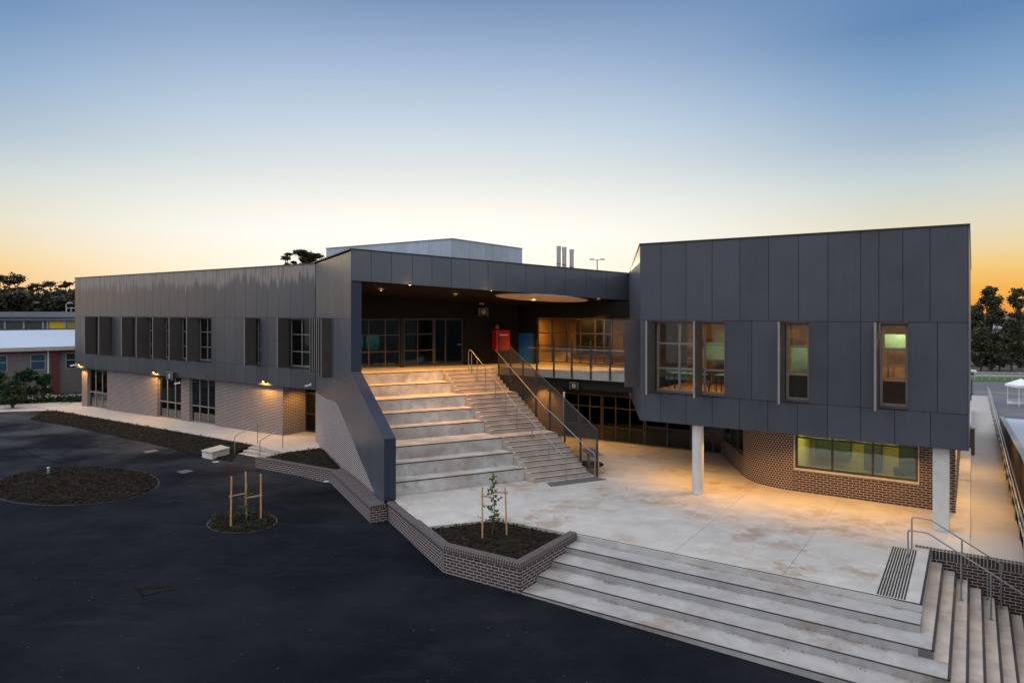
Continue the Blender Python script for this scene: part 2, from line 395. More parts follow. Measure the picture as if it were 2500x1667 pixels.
def asphalt():
    m, t, b = newmat('asphalt'); g = nd(t, 'ShaderNodeNewGeometry').outputs['Position']
    big = noise(t, .16, 6, g, .6); fine = noise(t, 70, 3, g, .7); sw = noise(t, 1, 5, scaled(t, g, (.35, 1.1, 1)), .65)
    col = mix(t, maprange(t, big, .35, .65, 0, 1), (.0028, .0038, .0072), (.006, .0074, .012))
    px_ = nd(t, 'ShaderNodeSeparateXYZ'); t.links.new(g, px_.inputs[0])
    far_sheen = math_(t, 'MULTIPLY', maprange(t, px_.outputs[1], 22, 46, .12, 1, True), maprange(t, noise(t, .22, 5, g, .65), .36, .66, 0, .85, True))  # grazing sky sheen painted as paler, dry-looking patches farther back
    col = mix(t, far_sheen, col, (.085, .085, .09))
    col = mix(t, maprange(t, sw, .55, .74, 0, .3, True), col, (.035, .035, .038))
    col = mix(t, maprange(t, noise(t, 9, 4, g, .7), .66, .74, 0, .35, True), col, (.05, .047, .044))
    fl = noise(t, 1, 3, scaled(t, g, (7, 11, 5)), .5); col = mix(t, math_(t, 'MULTIPLY', maprange(t, fl, .70, .74, 0, .5, True), maprange(t, noise(t, .5, 3, g), .45, .6, 0, 1, True)), col, (.07, .055, .04))
    col = mix(t, maprange(t, fine, .35, .7, 0, .45), col, (.006, .0065, .009))
    t.links.new(col, b.inputs['Base Color']); t.links.new(maprange(t, sw, .3, .7, .6, .85), b.inputs['Roughness'])
    b.inputs['Specular IOR Level'].default_value = .04; bump(t, b, fine, .35, .006); return m
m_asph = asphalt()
def meshmat():
    m, t, b = newmat('perforated_mesh'); b.inputs['Base Color'].default_value = (.035, .033, .034, 1); b.inputs['Roughness'].default_value = .5
    tr = nd(t, 'ShaderNodeBsdfTransparent'); ms = nd(t, 'ShaderNodeMixShader'); uv = uv_co(t)
    ck = nd(t, 'ShaderNodeTexChecker'); ck.inputs['Scale'].default_value = 60; t.links.new(uv, ck.inputs['Vector'])
    t.links.new(maprange(t, ck.outputs['Fac'], 0, 1, .45, .8), ms.inputs[0])
    t.links.new(tr.outputs[0], ms.inputs[1]); t.links.new(b.outputs[0], ms.inputs[2]); t.links.new(ms.outputs[0], t.nodes['Material Output'].inputs[0]); return m
m_mesh = meshmat()
def spot(parent, p, power, ang=120, col=(1, .50, .12), aim=(0, 0, -1), blend=.6, rad=.05):
    d = bpy.data.lights.new('lamp_light', 'SPOT'); d.energy = power; d.spot_size = R(ang); d.spot_blend = blend; d.color = col; d.shadow_soft_size = rad
    o = bpy.data.objects.new('lamp_light', d); COL.objects.link(o); o.parent = parent
    o.location = Vector(p)-(ORG[parent.name] if parent else Vector()); o.rotation_euler = Vector(aim).to_track_quat('-Z', 'Y').to_euler(); return o
def area(parent, p, power, sx, sy, col=(1, .85, .5)):
    d = bpy.data.lights.new('lamp_light', 'AREA'); d.energy = power; d.shape = 'RECTANGLE'; d.size = sx; d.size_y = sy; d.color = col
    o = bpy.data.objects.new('lamp_light', d); COL.objects.link(o); o.parent = parent
    o.location = Vector(p)-(ORG[parent.name] if parent else Vector()); o.rotation_euler = (0, 0, math.atan2(r.y, r.x)); return o
P3 = lambda p, z: Vector((p[0], p[1], z))

# ------------------------------------------------------------------ ground, yard, plaza
mb = MB(); S = 4000
mb.face([(-S, -S, -1.75), (S, -S, -1.75), (S, S, -1.75), (-S, S, -1.75)])
tag(mb.build('ground', plain('grey_ground', (.07, .07, .065), .9, .3, .2), org=(0, 0, -1.75)), kind='structure')
mb = MB()      # asphalt yard, cut along the side flight of the outer steps
def AB(a, b, z=0): p = A0+r*a+v*b; return Vector((p.x, p.y, z))
as_ = [-140, -90, -60, -40, -25, -15, -10, -6, -3, .93]; bs_ = [-60, -40, -25, -12, -4, 0, 6, 15, 30, 60, 120]
idx = {}
for i, a in enumerate(as_):
    for j, b in enumerate(bs_):
        p = AB(a, b); idx[i, j] = len(mb.v); mb.v.append((p.x, p.y, ground_z(p.x)))
for i in range(len(as_)-1):
    for j in range(len(bs_)-1): mb.f.append((idx[i, j], idx[i+1, j], idx[i+1, j+1], idx[i, j+1]))
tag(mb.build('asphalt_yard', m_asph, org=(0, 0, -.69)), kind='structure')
# pale concrete apron at the far left
mb = MB(); ap = [at_g(x, y) for x, y in ((-120, 1002), (0, 1006), (92, 1003), (205, 1004), (205, 962), (110, 965), (40, 972), (-120, 985))]
mb.face([p+Vector((0, 0, .012)) for p in ap])
tag(mb.build('concrete_apron', m_walk), kind='structure')
K1, K2, K3 = at_g(1083, 1397), at_g(1270, 1451), V2(1.97, 20.70)
PB, PL = V2(-.51, 22.25), V2(-2.83, 21.42)
WB = V2(-4.30, 24.0)                 # where the low wall leaves the bench end
pz = [V2(-4.16, 24.4), WB+V2(.25, .1), PL, PB, K3, A0, A0+v*4.42, A0+v*4.64, A0+v*4.64+r*.9, A0+v*4.64+r*.9+v*40, V2(-5, 60), V2(-10, 40)]
mb = MB(); mb.prism(pz, -1.7, 0)
tag(mb.build('plaza', m_conc, org=(0, 24, 0)), kind='structure')
# saw-cut joints of the plaza slab, thin sheets 4 mm above it
mb = MB()
for (x0, y0), (x1, y1) in (((1502+310/2.352, 1150+485/2.352), (1500+730/2.352, 1150+150/2.352)), ((1500+965/2.352, 1150+600/2.352), (1500+1300/2.352, 1150+155/2.352))):
    a, b = at_z(x0, y0), at_z(x1, y1); d = (b-a).normalized(); s = Vector((-d.y, d.x, 0))*.004
    b = b+d*3
    for q in ((a, b),): mb.face([q[0]-s+Vector((0, 0, .004)), q[1]-s+Vector((0, 0, .004)), q[1]+s+Vector((0, 0, .004)), q[0]+s+Vector((0, 0, .004))])
tag(mb.build('plaza_joints', plain('joint_sealant', (.10, .09, .085), .8)), kind='structure')
# sloping side path at the right
mb = MB(); pa = A0+v*4.64+r*.905; pw = 1.25
c = [pa, pa+r*pw, pa+r*(pw+.1)+v*55, pa+v*55]
mb.idx([P3(c[0], -.001), P3(c[1], -.001), P3(c[2], -1.1), P3(c[3], -1.1), P3(c[0], -1.9), P3(c[1], -1.9), P3(c[2], -1.9), P3(c[3], -1.9)],
       [(0, 1, 2, 3), (4, 5, 1, 0), (5, 6, 2, 1), (7, 4, 0, 3), (6, 7, 3, 2)])
tag(mb.build('side_path', m_walk), kind='structure')

mb = MB(); sp_ = [at_g(x/2.541, 1050+y/2.541) for x, y in ((-60, 128), (60, 118), (120, 108), (170, 140), (240, 170), (330, 196), (430, 216))]
for a, b in zip(sp_[:-1], sp_[1:]):
    d = (b-a).normalized(); q = Vector((-d.y, d.x, 0))*.03; up_ = Vector((0, 0, .006)); mb.face([a-q+up_, b-q+up_, b+q+up_, a+q+up_])
tag(mb.build('asphalt_seam', plain('tar_seam', (.004, .004, .005), .95, spec=.05), recalc=False), kind='structure')
# ------------------------------------------------------------------ outer steps
st = thing('terrace_steps', 'long pale concrete steps with black nosings wrapping the front corner of the plaza', 'steps', P3(A0, -.9))
RS, TR = .17, .79
for k in range(1, 5):                  # front tiers
    mb = MB(); bb = -TR*k; z = -RS*k
    a_end = 0 if k == 1 else .3*(k-1)-.002*k
    mb.wb(A0, r, v, -9.0-(0 if k else 0), a_end, bb, bb+TR-.001, -1.6, z)
    tr = mb.build('tread', m_tread, st, bevel=.008)
mb = MB()
for k in range(0, 5):
    z = -RS*k; bb = -TR*k; ae = 0 if k <= 1 else .3*(k-1)
    mb.wb(A0, r, v, -9.0, ae, bb-.004, bb+.04, z-.01, z+.005)
mb.build('front_nosing', m_nose, st)
for k in range(2, 10):                 # side flight
    mb = MB(); z = -RS*k; a1 = .3*(k-1); b0 = -TR*k if k < 5 else -7.5
    mb.wb(A0, r, v, a1-.3+.001, a1, b0 if k < 5 else -7.5, 4.415, -1.72, z-.0015)
    mb.build('tread', m_step, st, bevel=.008)
mb = MB()
for k in range(1, 10):
    z = -RS*k if k > 1 else 0; a1 = .3*(k-1); b0 = 0 if k == 1 else (-TR*k if k < 5 else -7.5)
    mb.wb(A0, r, v, a1-.05, a1+.004, b0, 4.41, z-.012, z+.005)
mb.build('side_nosing', m_nose, st)
# tactile ribs set in the plaza
mb = MB()
for k in range(10): mb.wb(A0, r, v, -.94+k*.0625, -.94+k*.0625+.034, .1, 4.1, .001, .010)
tag(mb.build('tactile_strip', m_nose), 'black ribbed warning strips laid in the plaza above the side steps', 'tactile strip')
# retaining wall beside the side flight
rw = thing('retaining_wall', 'low dark brick retaining wall stepping down beside the side steps at right', 'wall', P3(A0+v*4.42, 0))
O = A0+v*4.417
mb = MB(); mb.wb(O, r, v, .012, 7, 0, .219, -1.8, -.24); mb.build('wall_body', m_brick, rw)
mb = MB(); mb.wb(O, r, v, .006, 7, -.006, .219, -.24, .004); mb.wb(O, r, v, -.42, .004, -.006, .214, .001, .007); mb.build('coping', brick('soldier_course', (.05, .03, .028), (.03, .02, .02), (.42, .38, .35), bw=.086, bh=.3, offset=0, ms=.008), rw)

def rail(name, label, pts, posts, parent_loc, rad=.024, cat='handrail', mat_=None, rings=True):
    t = thing(name, label, cat, parent_loc)
    mb = MB(); mb.tube(pts, rad*.85); mb.build('rail', mat_ or m_steel, t)
    for a, b in posts:
        mb = MB(); mb.tube([a, b], rad*.85); mb.cyl((a[0], a[1], a[2]), rad*2.2, .012, 12); mb.build('post', mat_ or m_steel, t)
    return t
def smooth_corner(pts, rr=.1):
    out = [Vector(pts[0])]
    for i in range(1, len(pts)-1):
        p = Vector(pts[i]); a = Vector(pts[i-1])-p; b = Vector(pts[i+1])-p; q = min(rr, a.length*.45, b.length*.45)
        a0 = p+a.normalized()*q; b0 = p+b.normalized()*q
        for k in range(5):
            s = k/4; out.append(a0*(1-s)**2+p*2*s*(1-s)+b0*s*s)
    out.append(Vector(pts[-1])); return out
sl = RS/.3
for b, lab, end in ((2.75, 'stainless handrail in the middle of the side steps, running out of the photo', 2.6), (4.15, 'shorter stainless handrail against the brick retaining wall of the side steps', 1.62)):
    zr = lambda a: .92-sl*max(0, a+.02)
    pts = smooth_corner([AB(-.47, b, 0), AB(-.47, b, .92), AB(-.02, b, .92), AB(end, b, zr(end))]+([AB(end, b, zr(end)-.25)] if b > 4 else []), .07)
    posts = []
    for a in ((.72, 1.35, 2.2) if b < 4 else (.72, 1.3, 1.6)):
        zz = -RS*(math.floor(a/.3)+2); posts.append((AB(a, b, zz), AB(a, b, zr(a))))
    rail('stair_handrail', lab, pts, posts, AB(-.47, b, 0))

# ------------------------------------------------------------------ planter, bench and low walls of brick
def round_prof(x0, x1, z0, z1, rr=.06, m=4):
    P = [(x0, z0), (x1, z0)]
    for k in range(m+1): a = math.pi/2*k/m; P.append((x1-rr+rr*math.cos(a), z1-rr+rr*math.sin(a)))
    for k in range(m+1): a = math.pi/2*k/m; P.append((x0+rr-rr*math.sin(a), z1-rr+rr*math.cos(a)))
    return P
pl = thing('brick_planter', 'angular dark brick planter with rounded coping at the left end of the plaza steps', 'planter', (-.6, 20, -.7))
path = [WB+n*.35, V2(K1.x, K1.y), V2(K2.x, K2.y), K3+(-v)*.02]
mb = MB(); mb.sweep(path, [(.0, -1.2), (.0, -.08), (.26, -.08), (.26, -1.2)]); mb.build('wall_body', m_brickp, pl)
mb = MB(); mb.sweep([path[0], path[0]+(path[1]-path[0])*.5], round_prof(-.015, .275, -.08, .012)); mb.build('coping', m_cop, pl, tdir=(-n.x, -n.y))
q0 = path[0]+(path[1]-path[0])*.5
for a, b, z1 in ((q0, path[1], .06), (path[1], path[2], .085), (path[2], path[3], .085)):
    d = (b-a).normalized(); i = [p for p in (q0, path[1], path[2], path[3])].index(a)
    mb = MB(); full = [q0, path[1], path[2], path[3]]; mb.sweep(full, round_prof(-.015, .275, -.08, z1))
    ring = len(round_prof(0, .3, 0, .3)); 
    sel = MB(); sel.v = mb.v[i*ring:(i+2)*ring]
    sel.f = [(t, ring+t, ring+(t+1) % ring, (t+1) % ring) for t in range(ring)]
    if i == 0: sel.f.append(tuple(range(ring))[::-1])
    if i == 2: sel.f.append(tuple(range(ring, 2*ring)))
    sel.build('coping', m_cop, pl, tdir=(d.x, d.y))
bn = thing('brick_bench', 'long dark brick bench block with rounded end below the sloping side wall', 'bench', (-5, 24, -.65))
bq0 = at_z(904.6, 1235, -.05); bq1 = at_z(807.6, 1147, -.05)
bw_ = .58
d_b = (V2(bq1.x, bq1.y)-V2(bq0.x, bq0.y)).normalized(); s_b = V2(-d_b.y, d_b.x)*-1
if s_b.x < 0: s_b = -s_b
L_b = (V2(bq1.x, bq1.y)-V2(bq0.x, bq0.y)).length
mb = MB(); mb.wb(bq0, d_b, s_b, 0, L_b, 0, bw_, -1.0, -.17); mb.build('bench_body', m_brickp, bn)
mb = MB(); pr = round_prof(-.012, bw_+.012, -.17, -.04, .09)
Pp = [V2(bq0.x, bq0.y)-d_b*.012, V2(bq1.x, bq1.y)]
mb.sweep(Pp, [(-o, z) for o, z in pr][::-1]); mb.build('bench_top', m_cop, bn, tdir=(s_b.x, s_b.y))
lw = thing('brick_garden_wall', 'low dark brick wall in front of the triangular garden bed at the left wing', 'wall', (-10, 31, -.6))
g0, g1 = at_g(624, 1142), V2(bq1.x, bq1.y)+s_b*.02
g0 = V2(g0.x, g0.y)
mb = MB(); mb.sweep([g1, g0], [(-.0, -1.1), (-.0, -.16), (-.24, -.16), (-.24, -1.1)][::-1]); mb.build('wall_body', m_brickp, lw)
mb = MB(); mb.sweep([g1, g0], [(-o, z) for o, z in round_prof(-.01, .25, -.16, -.06, .04)][::-1]); mb.build('coping', m_cop, lw, tdir=(u.x, u.y))

# ------------------------------------------------------------------ grandstand
gs = thing('concrete_grandstand', 'wide pale concrete seating tiers with a stair flight climbing to the raised deck', 'stairs', P3(P0, 0))
EN = lambda a, d, z=0: P3(P0+e*a+n*d, z)
DK = [0, .82, 1.64, 3.10, 3.92, 4.74, 6.10, 6.92, 9.3]
HT = DECK/8
Ls = lambda d: 5.30-.13*d
Rs = lambda d: 8.00-.13*d
EL = -.19
for k in range(8):
    z = HT*(k+1); d0, d1 = DK[k], DK[k+1] if k < 7 else DK[7]+.35
    mb = MB(); mb.prism([EN(EL, d0), EN(Ls(d0), d0), EN(Ls(d1), d1), EN(EL, d1)], 0 if k == 0 else z-HT-.02, z)
    t = mb.build('seating_tier', m_tier, gs, bevel=.012)
    mb = MB(); mb.prism([EN(EL, d0-.006), EN(Ls(d0), d0-.006), EN(Ls(d0), d0+.055), EN(EL, d0+.055)], z-.026, z+.005)
    mb.build('nosing', m_nose, t)
    fl = MB(); ns = MB()
    for j in range(3):
        zz = HT*k+HT/3*(j+1); a = DK[k]-.547+.2735*j; b = a+.2735 if j < 2 else (DK[k+1]-.547 if k < 7 else DK[7]+.4)
        fl.prism([EN(Ls(a), a), EN(Rs(a), a), EN(Rs(b), b), EN(Ls(b), b)], max(0, zz-HT/3-.3), zz-.0015*(j == 2))
        ns.prism([EN(Ls(a)+.12, a-.004), EN(Rs(a), a-.004), EN(Rs(a), a+.045), EN(Ls(a)+.12, a+.045)], zz-.018, zz+.005)
    t = fl.build('stair_flight', m_step, gs, bevel=.008); ns.build('nosing', m_nose, t)
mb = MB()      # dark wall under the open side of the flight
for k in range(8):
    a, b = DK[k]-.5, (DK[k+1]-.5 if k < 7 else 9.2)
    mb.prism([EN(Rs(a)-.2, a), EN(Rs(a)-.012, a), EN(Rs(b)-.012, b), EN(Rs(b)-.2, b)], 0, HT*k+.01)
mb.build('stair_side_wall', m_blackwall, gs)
mb = MB(); mb.prism([EN(5.75, -1.35), EN(8.35, -1.35), EN(8.2, -.72), EN(5.9, -.72)], .001, .009)
tag(mb.build('tactile_pad', plain('grey_rubber', (.10, .095, .09), .8)), 'dark grey warning mat on the plaza at the foot of the stair flight', 'tactile mat')
# mesh screen on the open side
sc_ = thing('mesh_screen', 'tall dark perforated mesh screen sloping down the right side of the stairs', 'screen', EN(8.1, 0))
zl = lambda d: DECK*min(1, max(0, (d+.6)/7.5))
ztop = lambda d: 1.94+(5.58-1.94)*(d+.75)/(6.75+.75)
RE = lambda d: Rs(d)+.14
def lane(d, z, o=0): return EN(RE(d)+o, d, z)
mb = MB(); ds = np.linspace(-.75, 6.75, 8)
for a, b in zip(ds[:-1], ds[1:]):
    mb.face([lane(a, max(.04, zl(a)-.42)), lane(b, max(.04, zl(b)-.42)), lane(b, ztop(b)), lane(a, ztop(a))])
mb.build('mesh_panel', m_mesh, sc_, recalc=False)
for a in ds:
    mb = MB(); mb.box(lane(a, max(0, zl(a)-.45), .03), .05, .09, ztop(a)-max(0, zl(a)-.45), e); mb.build('post', m_rail, sc_)
mb = MB(); mb.tube([lane(-.75, ztop(-.75), .0), lane(6.75, ztop(6.75), .0)], .028, 4); mb.build('top_rail', m_rail, sc_)
# handrails of the stairs
def stair_rail(lab, off, top_extra, bottom_drop):
    E_ = lambda d, z: EN(off(d), d, z)
    hz = lambda d: zl(d)+.95
    knots = [(-.85, hz(-.85)), (1.55, hz(1.2)), (2.45, hz(2.5)), (6.7, hz(6.7))]
    pts = [E_(-.85, .03), E_(-.85, 1.0), E_(-.6, 1.02), E_(1.9, hz(1.9)-.05), E_(2.55, hz(2.3)-.02), E_(6.75, DECK+.95)]
    if top_extra: pts += [E_(7.05, DECK+.97), E_(7.05, DECK)]
    return pts
t = rail('stair_handrail', 'stainless handrail running down the middle of the stair flight', smooth_corner(stair_rail('', lambda d: 6.62-.12*d, True, True), .12),
         [(EN(6.62-.12*d, d, z), EN(6.62-.12*d, d, zl(d)+.9)) for d, z in ((.3, .62), (1.5, 1.28), (2.7, 1.62), (3.6, 2.1), (4.5, 2.6), (5.4, 3.07), (6.2, 3.42), (6.75, 3.75))], EN(6.62, -.85, 0))
t = rail('stair_handrail', 'stainless handrail along the inner face of the mesh screen', smooth_corner(stair_rail('', lambda d: Rs(d)-.02, False, True), .12),
         [(EN(Rs(d)+.1, d, zl(d)+.80), EN(Rs(d)-.02, d, zl(d)+.93)) for d in (1., 3.2, 5.2)], EN(8, -.85, 0))

# ------------------------------------------------------------------ the school building
bd = thing('school_building', 'two-storey dark panelled school building with brick ground floor and a big covered deck', 'building', (0, 36, 0))
def part(mb, name, m, **k): return mb.build(name, m, bd, **k)
def panel_row(mb, O, d, out, t0, t1, z0, z1, joints, o0=.0, o1=.03, gap=.016):
    f0 = z0 if callable(z0) else (lambda t: z0); f1 = z1 if callable(z1) else (lambda t: z1)
    ts = [t0]+sorted(j for j in joints if t0+.08 < j < t1-.08)+[t1]
    for a, b in zip(ts[:-1], ts[1:]):
        a += gap/2; b -= gap/2
        mb.wb(O, d, out, a, b, o0, o1, (f0(a)+gap/2, f0(b)+gap/2), (f1(a)-gap/2, f1(b)-gap/2))
def gaps(t0, t1, holes):
    out = []; c = t0
    for a, b in sorted(holes): out.append((c, a)); c = b
    out.append((c, t1)); return [(a, b) for a, b in out if b-a > .01]
def window(O, d, out, t0, t1, z0, z1, mull=(), trans=(), rec=.10, fr=.06, fm=None, gm=None, fin=0, fin_t=.05, reveal=True, finmat=None, name='window', parent=None):
    fm = fm or m_frame; mb = MB(); a, b = t0+.012, t1-.012; y0, y1 = z0+.012, z1-.012
    i, o = -rec-.07, -rec
    mb.wb(O, d, out, a, b, i, o, y0, y0+fr); mb.wb(O, d, out, a, b, i, o, y1-fr, y1)
    mb.wb(O, d, out, a, a+fr, i, o, y0+fr, y1-fr); mb.wb(O, d, out, b-fr, b, i, o, y0+fr, y1-fr)
    xs = [a+fr]+sorted(mull)+[b-fr]
    for x in mull: mb.wb(O, d, out, x-fr*.5, x+fr*.5, i, o+.004, y0+fr, y1-fr)
    for z in trans:
        for p, q in zip(xs[:-1], xs[1:]):
            p2 = p+(fr*.5 if p in mull else 0); q2 = q-(fr*.5 if q in mull else 0)
            mb.wb(O, d, out, p2, q2, i, o, z-fr*.45, z+fr*.45)
    wn = mb.build(name, fm, parent or bd)
    mb = MB(); mb.wb(O, d, out, a+.01, b-.01, i+.03, i+.04, y0+.01, y1-.01); mb.build('glass', gm or m_glassd, wn)
    if reveal:
        mb = MB(); mb.wb(O, d, out, t0, t1, -rec+.002, .045, z0-.045, z0+.01); mb.wb(O, d, out, t0, t1, -rec+.002, .045, z1-.01, z1+.03)
        mb.wb(O, d, out, t1-.01, t1+.025, -rec+.002, .045, z0-.045, z1+.03)
        if not fin: mb.wb(O, d, out, t0-.025, t0+.01, -rec+.002, .045, z0-.045, z1+.03)
        mb.build('surround', finmat or m_fin, wn)
    if fin:
        mb = MB(); mb.wb(O, d, out, t0-fin_t, t0, -.02, fin, z0-.06, z1+.03); sfn = mb.build('shade_fin', finmat or m_fin, wn)
        mb = MB(); mb.wb(O, d, out, t0-fin_t-.003, t0+.003, fin+.001, fin+.02, z0-.062, z1+.032); mb.build('lit_edge', m_edge, wn)
    return wn
# ---- left wing: runs from the corner Wc along u
ow = -v; TW = on_line(183.9, Wc, u)
tw = lambda px: on_line(px, Wc, u)
c1 = lambda x: x/2.613
wins = []
def base(x): return tw(c1(x))
fins_px = [(608, 640), (700, 720), (845, 877), (940, 975), (1045, 1085), (1150, 1192), (1262, 1350), (1632, 1665), (1842, 1990)]
for i, (a, b) in enumerate(fins_px):
    ta = base(a); tb = base(b)
    wins.append((ta, tb))
edges = []
groups = [[0, 1], [2, 3, 4, 5, 6], [7], [8]]
holes = []
for g in groups:
    holes.append((max(.35, base(fins_px[g[-1]][1])), base(fins_px[g[0]][0])))
joints = [1.02*k for k in range(1, 27)]
bk = MB()
bk.wb(Wc, u, ow, 0, TW, -.3, 0, ZH, ZT-.02); bk.wb(Wc, u, ow, 0, TW, -.3, 0, Z0+.03, ZS)
for a, b in gaps(0, TW, holes): bk.wb(Wc, u, ow, a, b, -.3, 0, ZS, ZH)
bk.wb(Wc, u, ow, TW-.3, TW, -12, -.3, Z0+.03, ZT-.02)             # end wall
part(bk, 'wing_wall', m_back)
mb = MB(); panel_row(mb, Wc, u, ow, .0, TW, ZH, ZT-.05, joints); part(mb, 'upper_cladding', m_clads)
mb = MB(); panel_row(mb, Wc, u, ow, .0, TW, Z0, ZS, joints)
for a, b in gaps(0, TW, [(h[0]-.0, h[1]+.05) for h in holes]): panel_row(mb, Wc, u, ow, a, b, ZS, ZH, joints)
mb.wb(Wc+u*TW, v, u, -.02, 11.9, .0, .03, Z0, ZT-.05)
part(mb, 'cladding', m_clad)
mb = MB(); mb.prism([Wc-v*.06, Wc+u*(TW+.06)-v*.06, Wc+u*(TW+.06)+v*12, Wc+v*12], ZT-.05, ZT); part(mb, 'roof', m_trim)
mb = MB(); mb.prism([Wc, Wc+u*TW, Wc+u*TW+v*12, Wc+v*12], Z0, Z0+.03); part(mb, 'soffit', m_dark)
mb = MB(); mb.prism([Wc+v*.31, Wc+u*(TW-.31)+v*.31, Wc+u*(TW-.31)+v*12, Wc+v*12], ZS-.2, ZS-.03); part(mb, 'floor_slab', m_dark)
mb = MB(); mb.wb(Wc, u, ow, 0, TW, -6.2, -6, Z0+.2, ZT-.1); part(mb, 'inner_wall', plain('dim_wall', (.12, .115, .105), .9))
tr_ = [4.58, 5.52]
for g in groups:
    for q, i in enumerate(g):
        t1 = base(fins_px[i][0]); 
        t0 = (base(fins_px[g[q+1]][0])+.05) if q < len(g)-1 else max(.35, base(fins_px[i][1]))
        # along u the fin stands at the far (left) side: flip the direction so that t grows to the right
        Of = Wc+u*t1; mull = [(t1-t0)/2] if t1-t0 > 1.3 else []
        if i == 6: mull = [(t1-t0)*.55]
        window(Of, -u, ow, 0, t1-t0, ZS+.09, ZH-.04, mull, tr_, rec=.14, fin=.72, gm=m_glassd)
# pale blinds seen through some wing windows
# ---- wing ground floor in brick
REC = .28
Wb = Wc+v*REC; zw = lambda t: -.2-.006*t
tb_ = lambda px: on_line(px, Wb, u)
gw = lambda x: 180+x/6.19
brL, brR = tb_(199.6), tb_(691)
gwin = [(tb_(gw(2136)), tb_(gw(1745))), (tb_(gw(1620)), tb_(gw(1262))), (tb_(gw(503)), tb_(gw(205)))]
mb = MB()
for a, b in gaps(brR, brL, gwin): mb.wb(Wb, u, ow, a, b, -.23, 0, (-.7, -.7), Z0-.002)
mb.wb(Wb+u*brR, v, -u, .23, 1.55, -.23, .0, -.7, Z0-.002)
mb.wb(Wb+u*brL, v, u, .23, 11, -.23, .0, -.7, Z0-.002)
part(mb, 'brick_wall', m_brickw)
for i, (a, b) in enumerate(gwin):
    Of = Wb+u*b; wd = b-a; ml = [wd*.34, wd*.67]
    if i == 1: ml = [wd*.36, wd*.69]
    window(Of, -u, ow, 0, wd, zw(b)-.02, Z0-.02, ml, [.78], rec=.13, fr=.075, gm=m_glassd, reveal=False, name='window' if i != 1 else 'glazed_door')
mb = MB(); mb.wb(Wc, u, ow, .2, TW-.5, -4.7, -4.5, -.7, Z0-.01); mb.wb(Wc, u, ow, -.0, TW-.5, -4.49, -.6, -.35, -.30); part(mb, 'ground_floor_interior', plain('dim_teal_wall', (.09, .11, .10), .9))
# entry door in the recess
dO = Wb+u*brR+v*1.55
window(dO, -u, ow, 0, brR+.9, -.2, Z0-.03, [1.15], [.85, 2.05], rec=.0, fr=.08, fm=m_dframe, gm=m_glassk, reveal=False, name='entry_door')
# ---- sloping side wall (portal fin): outer face along n from FO
FT = (Wc-FO).dot(n)          # reaches the wing corner
tj = on_line(856.7, FO, n)
ZJ, ZE = 4.21, 2.19
out_f = -e; TH = .43
zb1 = lambda t: -.12 if t < 1.38 else (2.53*(t-1.38)/(8.09-1.38) if t < 8.09 else 2.53-(t-8.09)*.02)
zt1 = lambda t: ZE+(ZJ-ZE)*t/tj
mb = MB()
mb.wb(FO, n, out_f, 0, tj-.001, -TH+.03, -.031, .0, (zt1(0)-.03, zt1(tj)-.03))
mb.wb(FO, n, out_f, tj, FT+.02, -TH+.03, -.031, -.3, ZT-.06)
part(mb, 'portal_wall', m_back)
mb = MB()
knots = sorted(set([0, 1.38, 8.09, FT]+[.55*k for k in range(1, 25)]))
up = [(a, b) for a, b in zip(knots[:-1], knots[1:])]
g = .006
for a, b in up:
    if b > FT: b = FT
    lo = (zb1(a+1e-4)+.004, zb1(b-1e-4)+.004)
    if b <= tj+.01 or a < tj:
        if a < tj < b:
            mb.wb(FO, n, out_f, a+g, tj, -.03, 0, (lo[0], zb1(tj)), (zt1(a), zt1(tj))); 
            mb.wb(FO, n, out_f, tj+.001, b-g, -.03, 0, (zb1(tj), lo[1]), ZS-.008)
        else: mb.wb(FO, n, out_f, a+g, b-g, -.03, 0, lo, (zt1(a), zt1(b)))
    else: mb.wb(FO, n, out_f, a+g, b-g, -.03, 0, lo, ZS-.008)
for a, b in up:
    a2 = max(a, tj+.001); b = min(b, FT)
    if b-a2 > .05:
        mb.wb(FO, n, out_f, a2+g*(a2 == a), b-g, -.03, 0, ZS+.008, ZH-.008); mb.wb(FO, n, out_f, a2+g*(a2 == a), b-g, -.03, 0, ZH+.008, ZT-.05)
part(mb, 'portal_cladding', m_cladf)
mb = MB()      # folded metal capping: sloping top, front end, portal jamb, inner face
mb.wb(FO, n, out_f, -.03, tj, -TH, .0, (zt1(0)-.03+.034, zt1(tj)-.03+.034), (zt1(0)+.02, zt1(tj)+.02))
mb.wb(FO, n, out_f, -.03, -.001, -TH, -.0, 0, zt1(0)+.003)
mb.wb(FO, n, out_f, 0, tj, -TH, -TH+.03, .0, (zt1(0)+.003, zt1(tj)+.003))
mb.wb(FO, n, out_f, tj-.03, tj, -TH-.02, 0, ZJ+.03, 8.0); mb.wb(FO, n, out_f, tj, FT+2, -TH, -TH+.03, 3.4, ZT-.06)
part(mb, 'capping', cladding('navy_capping', (.026, .034, .054), .5, streak=.1, spec=.2))
mb = MB()      # brick infill below the sloping cladding
for a, b in zip([1.38, 2, 3, 4, 5, 6, 7, 8.09, 10], [2, 3, 4, 5, 6, 7, 8.09, 10, FT+.05]):
    mb.wb(FO, n, out_f, a, b, -.03, -.006, -1.0, (zb1(a+1e-4), zb1(b-1e-4)))
part(mb, 'brick_infill', m_bricki)
for px in (757.8, 763.4, 769, 774, 778.8, 785.2):
    k_ = (px-CX)/F; dep = .44; q = FO+out_f*dep; t = (k_*q.y-q.x)/(n.x-k_*n.y)
    mb = MB(); mb.wb(FO, n, out_f, t, t+.05, .0, dep, ZS-.07, ZH+.03); sf_ = part(mb, 'shade_fin', m_fin)
    mb = MB(); mb.wb(FO, n, out_f, t-.004, t+.08, dep+.001, dep+.03, ZS-.07, ZH+.03); mb.build('lit_edge', m_edge, sf_)
